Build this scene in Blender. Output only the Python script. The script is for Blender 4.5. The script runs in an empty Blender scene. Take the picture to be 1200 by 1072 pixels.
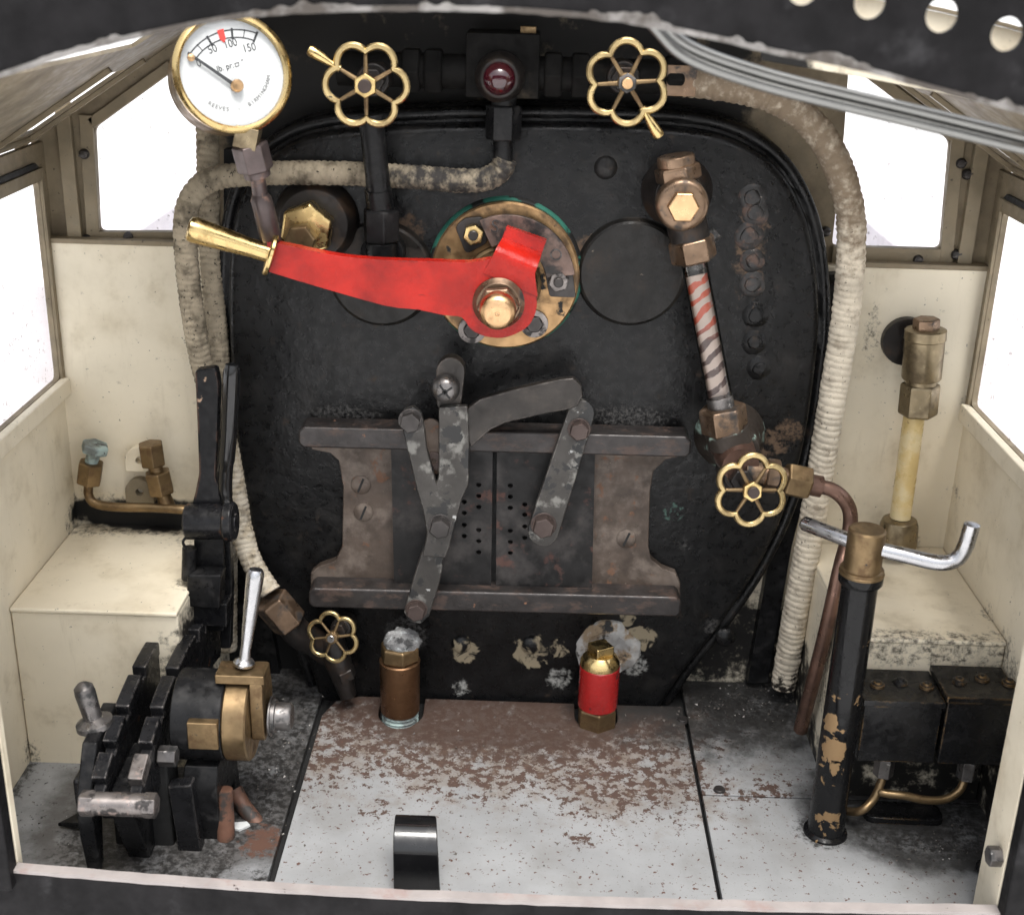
import bpy, bmesh, math, random
import numpy as np
from mathutils import Vector, Matrix
from mathutils.geometry import tessellate_polygon
from mathutils import noise as mnoise
random.seed(7)
S = 0.001                      # the script works in millimetres
sc = bpy.context.scene
COL = sc.collection

# ------------------------------------------------------------------ camera
F, CX, CY = 1500.0, 600.0, 536.0
CAM = Vector((0, -590, 371))
p_, w_, r_ = (math.radians(a) for a in (21.5, -0.6, 1.6))
FW = Vector((math.sin(w_)*math.cos(p_), math.cos(w_)*math.cos(p_), -math.sin(p_)))
R0 = Vector((math.cos(w_), -math.sin(w_), 0)); U0 = R0.cross(FW)
RT = math.cos(r_)*R0 + math.sin(r_)*U0
UP = -math.sin(r_)*R0 + math.cos(r_)*U0
def ray(px, py): return FW + RT*((px-CX)/F) - UP*((py-CY)/F)
def hit(px, py, ax, val):
    d = ray(px, py); return CAM + d*((val-CAM[ax])/d[ax])
def V(px, py, y): return hit(px, py, 1, y)        # measured point on an upright plane
def Z(px, py, z): return hit(px, py, 2, z)        # measured point on a level plane
def X(px, py, x): return hit(px, py, 0, x)
def HP(px, py, o, n):
    d = ray(px, py); return CAM + d*((o-CAM).dot(n)/d.dot(n))

cd = bpy.data.cameras.new("camera"); cam = bpy.data.objects.new("camera", cd); COL.objects.link(cam)
cam.matrix_world = Matrix(((RT.x, UP.x, -FW.x, CAM.x*S), (RT.y, UP.y, -FW.y, CAM.y*S), (RT.z, UP.z, -FW.z, CAM.z*S), (0, 0, 0, 1)))
cd.sensor_width = 36; cd.lens = 36*F/1200; cd.clip_start = 0.01; cd.clip_end = 2000
cd.dof.use_dof = True; cd.dof.focus_distance = 0.60; cd.dof.aperture_fstop = 15
sc.camera = cam

# ------------------------------------------------------------------ materials
class NT:
    def __init__(self, name):
        self.m = bpy.data.materials.new(name); self.m.use_nodes = True
        self.t = self.m.node_tree; self.t.nodes.clear()
        self.out = self.t.nodes.new('ShaderNodeOutputMaterial')
        g = self.t.nodes.new('ShaderNodeNewGeometry')
        mm = self.t.nodes.new('ShaderNodeVectorMath'); mm.operation = 'SCALE'; mm.inputs['Scale'].default_value = 1000
        self.l(g.outputs['Position'], mm.inputs[0]); self.P = mm.outputs[0]; self.G = g
    def l(self, a, b): self.t.links.new(a, b)
    def n(self, typ, **kw):
        x = self.t.nodes.new(typ)
        for k, v in kw.items(): setattr(x, k, v)
        return x
    def math(self, op, a, b=None, clamp=False):
        x = self.n('ShaderNodeMath', operation=op); x.use_clamp = clamp
        for i, q in enumerate((a, b)):
            if q is None: continue
            if isinstance(q, (int, float)): x.inputs[i].default_value = q
            else: self.l(q, x.inputs[i])
        return x.outputs[0]
    def noise(self, s, d=5, ds=0.0, rough=.55, stretch=None):
        x = self.n('ShaderNodeTexNoise'); x.inputs['Scale'].default_value = s; x.inputs['Detail'].default_value = d
        x.inputs['Distortion'].default_value = ds; x.inputs['Roughness'].default_value = rough
        P = self.P
        if stretch:
            v = self.n('ShaderNodeVectorMath', operation='MULTIPLY'); v.inputs[1].default_value = stretch
            self.l(P, v.inputs[0]); P = v.outputs[0]
        self.l(P, x.inputs['Vector']); return x.outputs['Fac']
    def rng(self, v, lo, hi):
        x = self.n('ShaderNodeMapRange', interpolation_type='SMOOTHSTEP'); self.l(v, x.inputs['Value'])
        x.inputs['From Min'].default_value = lo; x.inputs['From Max'].default_value = hi; return x.outputs['Result']
    def where(self, w):
        if w[0] == 'ball':
            c, r, soft = w[1], w[2], w[3]; sc_ = w[4] if len(w) > 4 else (1, 1, 1)
            a = self.n('ShaderNodeVectorMath', operation='SUBTRACT'); self.l(self.P, a.inputs[0]); a.inputs[1].default_value = tuple(c)
            b = self.n('ShaderNodeVectorMath', operation='MULTIPLY'); self.l(a.outputs[0], b.inputs[0]); b.inputs[1].default_value = sc_
            e = self.n('ShaderNodeVectorMath', operation='LENGTH'); self.l(b.outputs[0], e.inputs[0])
            x = self.n('ShaderNodeMapRange'); self.l(e.outputs['Value'], x.inputs['Value'])
            x.inputs['From Min'].default_value = r+soft; x.inputs['From Max'].default_value = r; return x.outputs['Result']
        s = self.n('ShaderNodeSeparateXYZ'); self.l(self.P, s.inputs[0])
        x = self.n('ShaderNodeMapRange'); self.l(s.outputs[w[1]], x.inputs['Value'])
        x.inputs['From Min'].default_value = w[2]; x.inputs['From Max'].default_value = w[3]; return x.outputs['Result']
    def mixc(self, f, a, b):
        x = self.n('ShaderNodeMix', data_type='RGBA'); self.l(f, x.inputs[0])
        for i, q in ((6, a), (7, b)):
            if isinstance(q, tuple): x.inputs[i].default_value = (*q, 1)
            else: self.l(q, x.inputs[i])
        return x.outputs[2]
    def mixf(self, f, a, b):
        x = self.n('ShaderNodeMix', data_type='FLOAT'); self.l(f, x.inputs[0])
        for i, q in ((2, a), (3, b)):
            if isinstance(q, (int, float)): x.inputs[i].default_value = q
            else: self.l(q, x.inputs[i])
        return x.outputs[0]

def M(name, col, rough=.5, metal=0.0, layers=(), bump=None, var=.15, vs=.08, coat=0.0, rv=.12, spec=.5):
    t = NT(name); b = t.n('ShaderNodeBsdfPrincipled'); t.l(b.outputs[0], t.out.inputs[0])
    nz = t.noise(vs, 6)
    f = t.rng(nz, .3, .7)
    c = t.mixc(f, tuple(x*(1-var) for x in col), tuple(min(1, x*(1+var)) for x in col))
    rg = t.mixf(t.rng(t.noise(vs*3, 6), .3, .7), max(.03, rough-rv), min(1, rough+rv)); me = metal
    me = t.math('ADD', metal, 0.0)
    for L in layers:
        if L.get('edge'):
            bv = t.n('ShaderNodeBevel'); bv.samples = 4; bv.inputs['Radius'].default_value = L['edge']*S
            d = t.n('ShaderNodeVectorMath', operation='DOT_PRODUCT'); t.l(bv.outputs[0], d.inputs[0]); t.l(t.G.outputs['Normal'], d.inputs[1])
            e = t.rng(t.math('SUBTRACT', 1.0, d.outputs['Value']), .01, .12)
            v = t.math('ADD', t.noise(L.get('s', .3), 5), t.math('MULTIPLY', t.math('SUBTRACT', e, 1.0), .8))
        else:
            v = t.noise(L.get('s', .2), L.get('d', 6), L.get('ds', 0), L.get('ro', .6), L.get('st'))
        if L.get('w'):
            w = None
            for q in L['w']:
                o = t.where(q); w = o if w is None else t.math('MAXIMUM', w, o)
            v = t.math('ADD', v, t.math('MULTIPLY', t.math('SUBTRACT', w, 1.0), L.get('k', .7)))
        m = t.rng(v, L['lo'], L['hi'])
        if L.get('a', 1) < 1: m = t.math('MULTIPLY', m, L['a'])
        c = t.mixc(m, c, tuple(L['c'])); rg = t.mixf(m, rg, L.get('r', rough)); me = t.mixf(m, me, float(L.get('m', 0)))
    t.l(c, b.inputs['Base Color']); t.l(rg, b.inputs['Roughness']); t.l(me, b.inputs['Metallic'])
    b.inputs['Specular IOR Level'].default_value = spec
    if coat: b.inputs['Coat Weight'].default_value = coat; b.inputs['Coat Roughness'].default_value = .15
    if bump:
        bp = t.n('ShaderNodeBump'); bp.inputs['Strength'].default_value = bump[1]; bp.inputs['Distance'].default_value = bump[2]*S if len(bump) > 2 else .5*S
        t.l(t.noise(bump[0], 6, 0, .6), bp.inputs['Height']); t.l(bp.outputs[0], b.inputs['Normal'])
    return t.m

RUST = (.085, .036, .018); RUST2 = (.16, .075, .04); SOOT = (.012, .0115, .011); DUST = (.22, .2, .18)
LIME = (.52, .5, .46)
pl = lambda px, py, y: tuple(V(px, py, y))
m_back = M('black_backhead_paint', (.0065, .0065, .0068), .32, 0, bump=(.11, .34, 2.4), var=.35, spec=.27, layers=[
    dict(c=(.028, .026, .024), r=.5, s=.045, lo=.50, hi=.78, a=.7, d=10, ro=.65),
    dict(c=(.055, .038, .027), r=.7, s=.10, lo=.58, hi=.74, a=.7, d=10, ro=.7),
    dict(c=(.12, .115, .105), r=.8, s=1.1, lo=.68, hi=.74, d=4, a=.7),
    dict(c=(.13, .085, .055), r=.8, s=.2, lo=.42, hi=.58, k=.5, d=10, ro=.7, a=.85, w=[('ball', pl(478, 272, 0), 7, 10), ('ball', pl(690, 290, 0), 5, 10), ('ball', pl(925, 505, 0), 6, 9), ('ball', pl(905, 520, 0), 6, 9), ('ball', pl(880, 290, 0), 5, 14, (1, 1, .3)), ('ball', pl(690, 345, 0), 2, 8)]),
    dict(c=(.30, .25, .17), r=.9, s=.13, lo=.44, hi=.54, k=.6, ds=.6, d=9, w=[('ball', pl(545, 762, 0), 6, 9), ('ball', pl(622, 762, 0), 9, 9), ('ball', pl(655, 760, 0), 5, 6), ('ball', pl(750, 748, 0), 7, 7), ('ball', pl(735, 725, 0), 4, 5)]),
    dict(c=(.33, .33, .31), r=.95, s=.3, lo=.40, hi=.60, k=.5, d=11, ro=.72, w=[('ball', pl(655, 795, 0), 5, 9), ('ball', pl(745, 780, 0), 5, 9), ('ball', pl(540, 805, 0), 3, 9)]),
    dict(c=(.13, .125, .12), r=.95, s=.5, lo=.40, hi=.66, k=.42, d=12, ro=.75, a=.75, w=[('ball', pl(475, 745, 0), 10, 10), ('ball', pl(400, 488, 0), 4, 14, (.35, 1, 1)), ('ball', pl(560, 494, 0), 4, 14, (.4, 1, 1)), ('ball', pl(740, 490, 0), 4, 14, (.35, 1, 1)), ('ball', pl(835, 735, 0), 3, 10), ('ball', pl(800, 640, 0), 0, 14)]),
    dict(c=(.07, .12, .10), r=.8, s=.3, lo=.5, hi=.6, k=.6, w=[('ball', pl(790, 600, 0), 5, 7)]),
])
m_disc = M('sooty_brown_disc_paint', (.0125, .0115, .0105), .38, 0, bump=(.12, .35, 2), var=.35, spec=.25, layers=[dict(c=(.055, .042, .033), r=.6, s=.06, lo=.50, hi=.76, d=10, ro=.68, a=.8), dict(c=(.18, .15, .12), r=.8, s=.22, lo=.68, hi=.73)])
m_black = M('black_fitting_paint', (.008, .008, .0085), .34, 0, bump=(.35, .25, .4), var=.3, spec=.18, layers=[
    dict(c=(.05, .048, .047), r=.6, s=.12, lo=.5, hi=.75, a=.6),
    dict(c=(.15, .14, .13), r=.8, s=1.4, lo=.70, hi=.76, a=.6)])
m_blackworn = M('worn_black_paint', (.009, .009, .010), .3, 0, bump=(.3, .25, .4), var=.3, spec=.24, layers=[
    dict(edge=1.5, s=.25, c=(.36, .33, .31), r=.35, m=.8, lo=.42, hi=.58),
    dict(c=(.10, .095, .09), r=.7, s=.8, lo=.63, hi=.72, a=.7),
    dict(c=RUST, r=.8, s=.14, lo=.66, hi=.72, a=.8)])
m_lever = M('chipped_lever_paint', (.007, .007, .008), .3, 0, spec=.2, bump=(.3, .2, .3), layers=[
    dict(edge=1.8, s=.08, c=(.34, .19, .13), r=.45, m=.3, lo=.43, hi=.50),
    dict(c=(.36, .25, .18), r=.5, m=.4, s=.07, lo=.66, hi=.68)])
m_colpaint = M('column_black_paint', (.006, .006, .0065), .2, 0, spec=.25, bump=(.2, .12, .3), layers=[
    dict(c=(.27, .175, .09), r=.5, m=.4, s=.075, lo=.66, hi=.675, ds=.4),
    dict(c=(.27, .175, .09), r=.5, m=.4, s=.14, lo=.50, hi=.525, k=.5, ds=.5, w=[('ball', (138, -111, 50), 6, 12, (1, 1, .45)), ('ball', (149, -111, 103), 3, 9), ('ball', (142, -112, 10), 5, 9)])])
m_levermetal = M('blackened_bare_steel', (.05, .046, .042), .45, .4, bump=(.5, .3, .4), layers=[
    dict(edge=1.3, s=.2, c=(.30, .28, .26), r=.4, m=.6, lo=.45, hi=.6),
    dict(c=(.19, .185, .17), r=.5, m=.35, s=.09, lo=.52, hi=.64),
    dict(c=(.012, .012, .012), r=.45, m=0, s=.085, lo=.55, hi=.57, ds=.3),
    dict(c=(.38, .38, .37), r=.6, m=.1, s=.16, lo=.68, hi=.70)])
m_plate = M('rusty_brown_steel', (.075, .056, .044), .55, .35, bump=(.5, .3, .4), var=.3, layers=[
    dict(c=(.18, .145, .12), r=.6, m=.2, s=.07, lo=.45, hi=.68, a=.8),
    dict(c=RUST2, r=.85, s=.12, lo=.58, hi=.66, a=.7),
    dict(c=(.33, .28, .22), r=.9, s=1.1, lo=.69, hi=.74)])
m_rustrod = M('rusty_brown_rod', (.15, .075, .05), .6, .2, bump=(.4, .4, .4), var=.3, layers=[dict(c=(.03, .025, .022), r=.6, s=.12, lo=.48, hi=.6, d=9)])
m_stay = M('painted_rusty_stay_end', (.016, .015, .015), .45, 0, bump=(.4, .4, .5), var=.3, layers=[dict(c=(.10, .06, .045), r=.75, s=.16, lo=.50, hi=.64, d=9, a=.8), dict(c=(.22, .19, .17), r=.6, s=.6, lo=.66, hi=.72)])
m_rail = M('sooty_rail_steel', (.035, .031, .030), .42, .4, bump=(.5, .3, .4), var=.3, layers=[
    dict(c=(.085, .055, .043), r=.65, m=.2, s=.09, lo=.50, hi=.64, a=.7, d=10, ro=.7, st=(1, 1, 2)),
    dict(edge=1.5, s=.15, c=(.30, .24, .21), r=.4, m=.6, lo=.45, hi=.6),
    dict(c=(.2, .1, .06), r=.9, s=.2, lo=.68, hi=.72)])
m_linkarm = M('dark_bare_link_steel', (.035, .031, .028), .42, .5, bump=(.4, .3, .4), var=.3, layers=[dict(c=(.085, .07, .058), r=.5, m=.4, s=.07, lo=.48, hi=.72, d=9), dict(edge=1.4, s=.2, c=(.26, .23, .21), r=.38, m=.7, lo=.44, hi=.6)])
m_door = M('dark_door_steel', (.018, .0175, .0175), .42, .35, spec=.25, bump=(.3, .2, .4), var=.3, layers=[
    dict(c=(.06, .055, .053), r=.55, m=.3, s=.06, lo=.45, hi=.7),
    dict(c=(.10, .05, .04), r=.8, s=.11, lo=.57, hi=.68, a=.7),
    dict(c=(.2, .12, .07), r=.9, s=.22, lo=.72, hi=.75)])
CREAM = (.75, .675, .53)
m_cream = M('cream_cab_paint', CREAM, .5, 0, bump=(.06, .12, 1.2), var=.05, vs=.02, spec=.3, layers=[
    dict(c=(.50, .42, .29), r=.6, s=.025, lo=.45, hi=.75, a=.55),
    dict(c=(.40, .33, .22), r=.7, s=.05, lo=.52, hi=.8, a=.4, d=11, ro=.68),
    dict(c=(.38, .31, .21), r=.7, s=.16, lo=.56, hi=.8, a=.35, d=9, ro=.65, st=(1, 1, .12)),
    dict(c=(.12, .10, .075), r=.8, s=.22, lo=.60, hi=.72, a=.6, d=11, ro=.74, w=[('ax', 2, 60, 160)], k=.08),
    dict(c=(.03, .028, .025), r=.7, s=.42, lo=.70, hi=.74, d=3, a=.9),
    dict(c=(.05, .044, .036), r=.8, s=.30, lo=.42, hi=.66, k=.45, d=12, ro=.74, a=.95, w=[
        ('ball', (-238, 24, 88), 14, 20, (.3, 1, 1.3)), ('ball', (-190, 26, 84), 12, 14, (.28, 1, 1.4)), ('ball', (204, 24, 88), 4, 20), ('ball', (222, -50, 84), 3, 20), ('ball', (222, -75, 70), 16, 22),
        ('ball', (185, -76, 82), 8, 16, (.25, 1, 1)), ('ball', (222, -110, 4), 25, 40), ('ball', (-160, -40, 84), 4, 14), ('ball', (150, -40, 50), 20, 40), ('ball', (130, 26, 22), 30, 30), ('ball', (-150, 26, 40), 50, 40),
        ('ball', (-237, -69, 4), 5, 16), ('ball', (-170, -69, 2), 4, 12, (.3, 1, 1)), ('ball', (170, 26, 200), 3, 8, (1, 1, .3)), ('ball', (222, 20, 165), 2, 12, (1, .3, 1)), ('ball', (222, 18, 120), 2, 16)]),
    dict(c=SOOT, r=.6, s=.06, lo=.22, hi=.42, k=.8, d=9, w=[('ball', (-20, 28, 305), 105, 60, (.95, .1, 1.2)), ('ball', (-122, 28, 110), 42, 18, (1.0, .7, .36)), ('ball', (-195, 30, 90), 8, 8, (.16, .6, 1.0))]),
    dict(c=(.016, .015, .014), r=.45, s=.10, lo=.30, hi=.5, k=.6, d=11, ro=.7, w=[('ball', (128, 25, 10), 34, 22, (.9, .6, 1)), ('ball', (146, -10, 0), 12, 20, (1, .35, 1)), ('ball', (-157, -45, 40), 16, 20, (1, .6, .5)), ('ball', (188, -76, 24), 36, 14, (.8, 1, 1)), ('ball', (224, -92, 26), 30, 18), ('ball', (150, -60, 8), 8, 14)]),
    dict(edge=1.2, s=.1, c=(.12, .09, .07), r=.7, lo=.56, hi=.66),
])
m_creamdirtyshade = M('grimy_shaded_cream_paint', (.22, .18, .12), .5, 0, bump=(.2, .2, .6), var=.15, spec=.3, layers=[  # darker than the plain cream: grime plus roof shade worked into the colour
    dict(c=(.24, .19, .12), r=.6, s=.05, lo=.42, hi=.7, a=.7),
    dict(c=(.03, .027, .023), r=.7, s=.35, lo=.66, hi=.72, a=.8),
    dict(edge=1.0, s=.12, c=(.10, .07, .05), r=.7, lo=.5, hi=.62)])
m_upper = M('smoke_and_shade_browned_cream_paint', (.24, .195, .13), .5, 0, bump=(.2, .2, .6), var=.15, spec=.3, layers=[  # upper walls: smoke grime and the shade under the roof, both painted in
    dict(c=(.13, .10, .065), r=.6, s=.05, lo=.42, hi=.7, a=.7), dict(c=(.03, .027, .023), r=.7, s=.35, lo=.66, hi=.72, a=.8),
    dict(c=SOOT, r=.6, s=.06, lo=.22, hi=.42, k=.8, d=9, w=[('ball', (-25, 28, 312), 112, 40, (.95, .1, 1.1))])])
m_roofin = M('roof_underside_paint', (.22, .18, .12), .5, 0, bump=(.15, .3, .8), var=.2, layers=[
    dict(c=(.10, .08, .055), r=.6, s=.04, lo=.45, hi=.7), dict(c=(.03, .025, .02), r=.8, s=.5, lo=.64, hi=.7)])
m_roofblack = M('roof_black_paint', (.009, .0085, .009), .55, 0, bump=(.08, .2, 1), var=.4, spec=.12, layers=[
    dict(c=(.045, .044, .046), r=.6, s=.05, lo=.55, hi=.75, a=.6), dict(c=(.2, .2, .2), r=.7, s=.18, lo=.73, hi=.76, a=.6)])
m_flake = M('peeling_grey_primer', (.19, .18, .17), .7, 0, bump=(.5, .5, .5), var=.3, layers=[dict(c=(.06, .05, .042), r=.7, s=.07, lo=.42, hi=.58)])
m_brass = M('polished_brass', (.62, .46, .21), .26, 1, bump=(.6, .03, .1), var=.08, layers=[
    dict(c=(.30, .19, .08), r=.45, m=1, s=.12, lo=.56, hi=.75, a=.7)])
m_olive = M('olive_tarnished_brass', (.25, .20, .125), .36, .85, bump=(.4, .12, .3), var=.2, layers=[dict(c=(.12, .09, .055), r=.5, m=.7, s=.1, lo=.48, hi=.7)])
m_brassdull = M('dull_brass', (.22, .152, .080), .40, .85, bump=(.5, .15, .3), var=.25, layers=[
    dict(c=(.13, .08, .04), r=.55, m=.7, s=.14, lo=.48, hi=.68), dict(c=(.03, .025, .02), r=.7, s=.25, lo=.66, hi=.72)])
m_bronze = M('brown_gunmetal', (.20, .135, .090), .36, .85, bump=(.4, .25, .4), var=.3, layers=[
    dict(c=(.02, .018, .017), r=.6, s=.10, lo=.50, hi=.66), dict(edge=.9, s=.2, c=(.38, .23, .13), r=.35, m=.9, lo=.45, hi=.62)])
m_darkbronze = M('sooty_gunmetal', (.018, .015, .0135), .42, .3, bump=(.4, .25, .4), var=.3, layers=[
    dict(c=(.07, .045, .03), r=.5, m=.7, s=.08, lo=.52, hi=.72), dict(edge=.9, s=.2, c=(.15, .10, .07), r=.4, m=.8, lo=.5, hi=.66)])
m_sootmetal = M('soot_caked_metal', (.006, .0056, .0052), .75, 0, bump=(.3, .4, .5), var=.4, spec=.12, layers=[dict(c=(.05, .04, .028), r=.5, m=.4, s=.05, lo=.6, hi=.8)])
m_verd = M('verdigris_gunmetal', (.05, .04, .033), .5, .5, bump=(.4, .3, .4), layers=[
    dict(c=(.26, .36, .31), r=.9, s=.10, lo=.55, hi=.66, ds=.4)])
m_copper = M('browned_copper', (.17, .10, .075), .36, .75, bump=(.3, .15, .3), var=.2, layers=[
    dict(c=(.08, .05, .04), r=.5, m=.6, s=.07, lo=.5, hi=.7)])
m_wheel = M('handled_brass', (.52, .40, .20), .34, 1, bump=(.5, .12, .25), var=.15, layers=[dict(c=(.20, .14, .07), r=.45, m=.9, s=.09, lo=.50, hi=.70, d=9, a=.8), dict(c=(.03, .025, .02), r=.6, s=.3, lo=.64, hi=.72, d=8)])
m_coppbright = M('bright_bronze', (.64, .41, .22), .33, 1, bump=(.8, .05, .1), layers=[dict(c=(.25, .14, .07), r=.5, m=.9, s=.15, lo=.55, hi=.7, a=.7)])
m_flange = M('regulator_flange_bronze', (.36, .225, .11), .42, .85, bump=(.4, .2, .3), var=.25, layers=[
    dict(c=(.12, .075, .04), r=.6, m=.5, s=.07, lo=.48, hi=.66), dict(c=SOOT, r=.7, s=.11, lo=.62, hi=.67)])
m_green = M('green_gasket', (.03, .16, .115), .7, 0, layers=[dict(c=SOOT, r=.6, s=.05, lo=.50, hi=.53)])
m_quad = M('rusty_quadrant_steel', (.17, .115, .095), .5, .45, bump=(.5, .3, .4), var=.3, layers=[
    dict(c=(.035, .032, .031), r=.5, m=.4, s=.06, lo=.5, hi=.62), dict(c=RUST2, r=.8, s=.2, lo=.62, hi=.70, a=.7)])
m_steel = M('polished_steel', (.46, .46, .47), .27, 1, var=.05, layers=[dict(c=(.3, .29, .28), r=.4, m=1, s=.2, lo=.66, hi=.75, a=.6)])
m_steelrail = M('scuffed_grey_steel', (.26, .26, .25), .38, 1, var=.04, rv=.03)
m_dsteel = M('oily_steel', (.16, .15, .145), .36, .85, bump=(.4, .2, .3), var=.3, layers=[
    dict(c=(.02, .02, .02), r=.5, s=.1, lo=.5, hi=.62), dict(c=(.4, .38, .36), r=.35, m=.9, s=.25, lo=.62, hi=.7)])
m_worntop = M('bright_worn_steel', (.20, .18, .17), .36, .8, var=.3, bump=(.4, .2, .3), layers=[
    dict(c=(.025, .022, .021), r=.5, m=.3, s=.10, lo=.50, hi=.58, d=9), dict(c=(.24, .19, .17), r=.5, m=.6, s=.3, lo=.58, hi=.68)])
m_boltbrown = M('brown_bolt_steel', (.062, .045, .040), .48, .5, bump=(.4, .25, .3), var=.2, layers=[dict(edge=.8, s=.3, c=(.17, .12, .10), r=.45, m=.6, lo=.45, hi=.62)])
m_bolt = M('dark_bolt_steel', (.055, .05, .048), .45, .6, bump=(.4, .2, .3), var=.2, layers=[dict(edge=.8, s=.3, c=(.2, .18, .17), r=.4, m=.7, lo=.45, hi=.62)])
m_red = M('red_lever_paint', (.36, .0125, .007), .24, 0, coat=.0, bump=(.10, .5, 1.2), var=.2, vs=.06, spec=.28, rv=.08, layers=[
    dict(c=(.17, .006, .005), r=.36, s=.05, lo=.44, hi=.74, a=.8, d=10, ro=.65), dict(c=(.04, .008, .007), r=.55, s=.2, lo=.60, hi=.72, a=.8, d=10, ro=.7, st=(.4, 1, 1.6)),
    dict(edge=1.5, s=.25, c=(.09, .012, .010), r=.5, lo=.5, hi=.66), dict(c=(.6, .33, .28), r=.5, s=1.0, lo=.72, hi=.76, a=.6)])
m_redplug = M('red_plug_paint', (.30, .010, .010), .24, 0, coat=.4, bump=(.1, .15, .6), var=.15, layers=[
    dict(c=(.06, .008, .008), r=.6, s=.13, lo=.62, hi=.68)])
m_bead = M('dark_red_bead', (.035, .003, .007), .10, 0, coat=1.0)
m_pipebrown = M('brown_union_steel', (.10, .078, .075), .42, .6, bump=(.3, .2, .3), var=.25, layers=[dict(c=(.28, .16, .11), r=.5, m=.5, s=.12, lo=.6, hi=.7)])
m_dial = M('white_gauge_enamel', (.60, .615, .61), .3, 0, var=.02, layers=[dict(c=(.48, .47, .43), r=.4, s=.05, lo=.6, hi=.8, a=.4)])
m_ink = M('black_dial_ink', (.035, .037, .04), .5)
m_greyink = M('faded_dial_ink', (.17, .17, .17), .6)
m_dialred = M('red_dial_mark', (.72, .05, .04), .45)
m_lagw = M('white_string_lagging', (.62, .55, .44), .95, 0, bump=(1.6, .6, .5), var=.15, spec=.1, layers=[
    dict(c=(.30, .25, .19), r=1, s=.12, lo=.52, hi=.72, a=.75),
    dict(c=(.05, .04, .032), r=1, s=.55, lo=.63, hi=.69),
    dict(c=(.22, .17, .12), r=1, s=.25, lo=.12, hi=.56, k=.55, w=[('ax', 2, 205, 275)]),
    dict(c=(.035, .03, .026), r=1, s=.22, lo=.42, hi=.55, k=.6, w=[('ax', 2, 42, 12)])])
m_lagb = M('sooty_string_lagging', (.33, .28, .205), .95, 0, bump=(1.6, .6, .5), var=.2, spec=.1, layers=[
    dict(c=(.09, .075, .055), r=1, s=.12, lo=.45, hi=.68, a=.85),
    dict(c=(.025, .022, .02), r=1, s=.5, lo=.60, hi=.67),
    dict(c=(.045, .042, .040), r=1, s=.2, lo=.3, hi=.6, k=.6, w=[('ax', 0, -88, -55)]),
    dict(c=(.34, .28, .21), r=1, s=.2, lo=.55, hi=.62, k=.7, w=[('ball', pl(585, 200, -8), 6, 8)]),
    dict(c=(.5, .45, .37), r=1, s=.2, lo=.35, hi=.62, k=.6, w=[('ax', 2, 215, 130)], a=.75)])
RW = [('ball', (-10, -10, 0), 62, 66, (.66, 1, 1)), ('ball', (52, -70, 0), 12, 70, (.6, 1, 1)), ('ball', (-95, -26, 0), 20, 40, (1, .5, 1)), ('ball', (88, -60, 0), 2, 16, (1, .18, 1)), ('ball', (112, -78, 0), 4, 12), ('ball', (125, -72, 0), 3, 26)]
m_floor = M('white_floor_paint', (.27, .275, .278), .42, 0, bump=(.35, .3, .4), var=.10, vs=.025, spec=.4, layers=[
    dict(c=(.20, .197, .19), r=.5, s=.03, lo=.46, hi=.72, a=.7, d=9),
    dict(c=(.13, .127, .12), r=.5, s=.05, lo=.55, hi=.8, a=.5, d=9, st=(1, .25, 1)),
    dict(c=(.165, .13, .10), r=.6, s=.07, lo=.30, hi=.66, k=.42, a=.8, d=11, ro=.7, w=RW[:3]),
    dict(c=(.070, .043, .033), r=.75, s=.19, lo=.485, hi=.505, k=.25, d=12, ro=.72, w=RW+[('ball', (30, -115, 0), 2, 16), ('ball', (-62, -100, 0), 2, 20), ('ball', (70, -100, 0), 0, 16)]),
    dict(c=(.10, .066, .048), r=.75, s=.13, lo=.52, hi=.60, k=.30, d=11, ro=.75, w=RW, a=.8),
    dict(c=(.09, .043, .032), r=.75, s=.36, lo=.605, hi=.63, d=9, ro=.66, ds=.2),
    dict(c=(.055, .034, .026), r=.55, s=.16, lo=.24, hi=.48, k=.60, d=12, ro=.74, w=[('ball', (-6, -6, 0), 34, 52, (.50, 1, 1))], a=.92),
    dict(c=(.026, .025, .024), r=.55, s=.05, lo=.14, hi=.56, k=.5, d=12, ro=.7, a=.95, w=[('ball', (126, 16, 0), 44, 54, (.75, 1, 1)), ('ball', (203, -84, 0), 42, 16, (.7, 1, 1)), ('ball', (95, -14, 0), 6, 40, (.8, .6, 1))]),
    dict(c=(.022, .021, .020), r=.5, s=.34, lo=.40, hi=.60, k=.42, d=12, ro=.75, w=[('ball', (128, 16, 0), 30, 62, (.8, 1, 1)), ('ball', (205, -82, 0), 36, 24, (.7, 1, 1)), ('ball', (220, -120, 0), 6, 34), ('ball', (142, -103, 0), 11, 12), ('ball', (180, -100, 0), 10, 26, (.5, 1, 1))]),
    dict(c=(.05, .045, .042), r=.8, s=.9, lo=.64, hi=.70, a=.8)])
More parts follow.
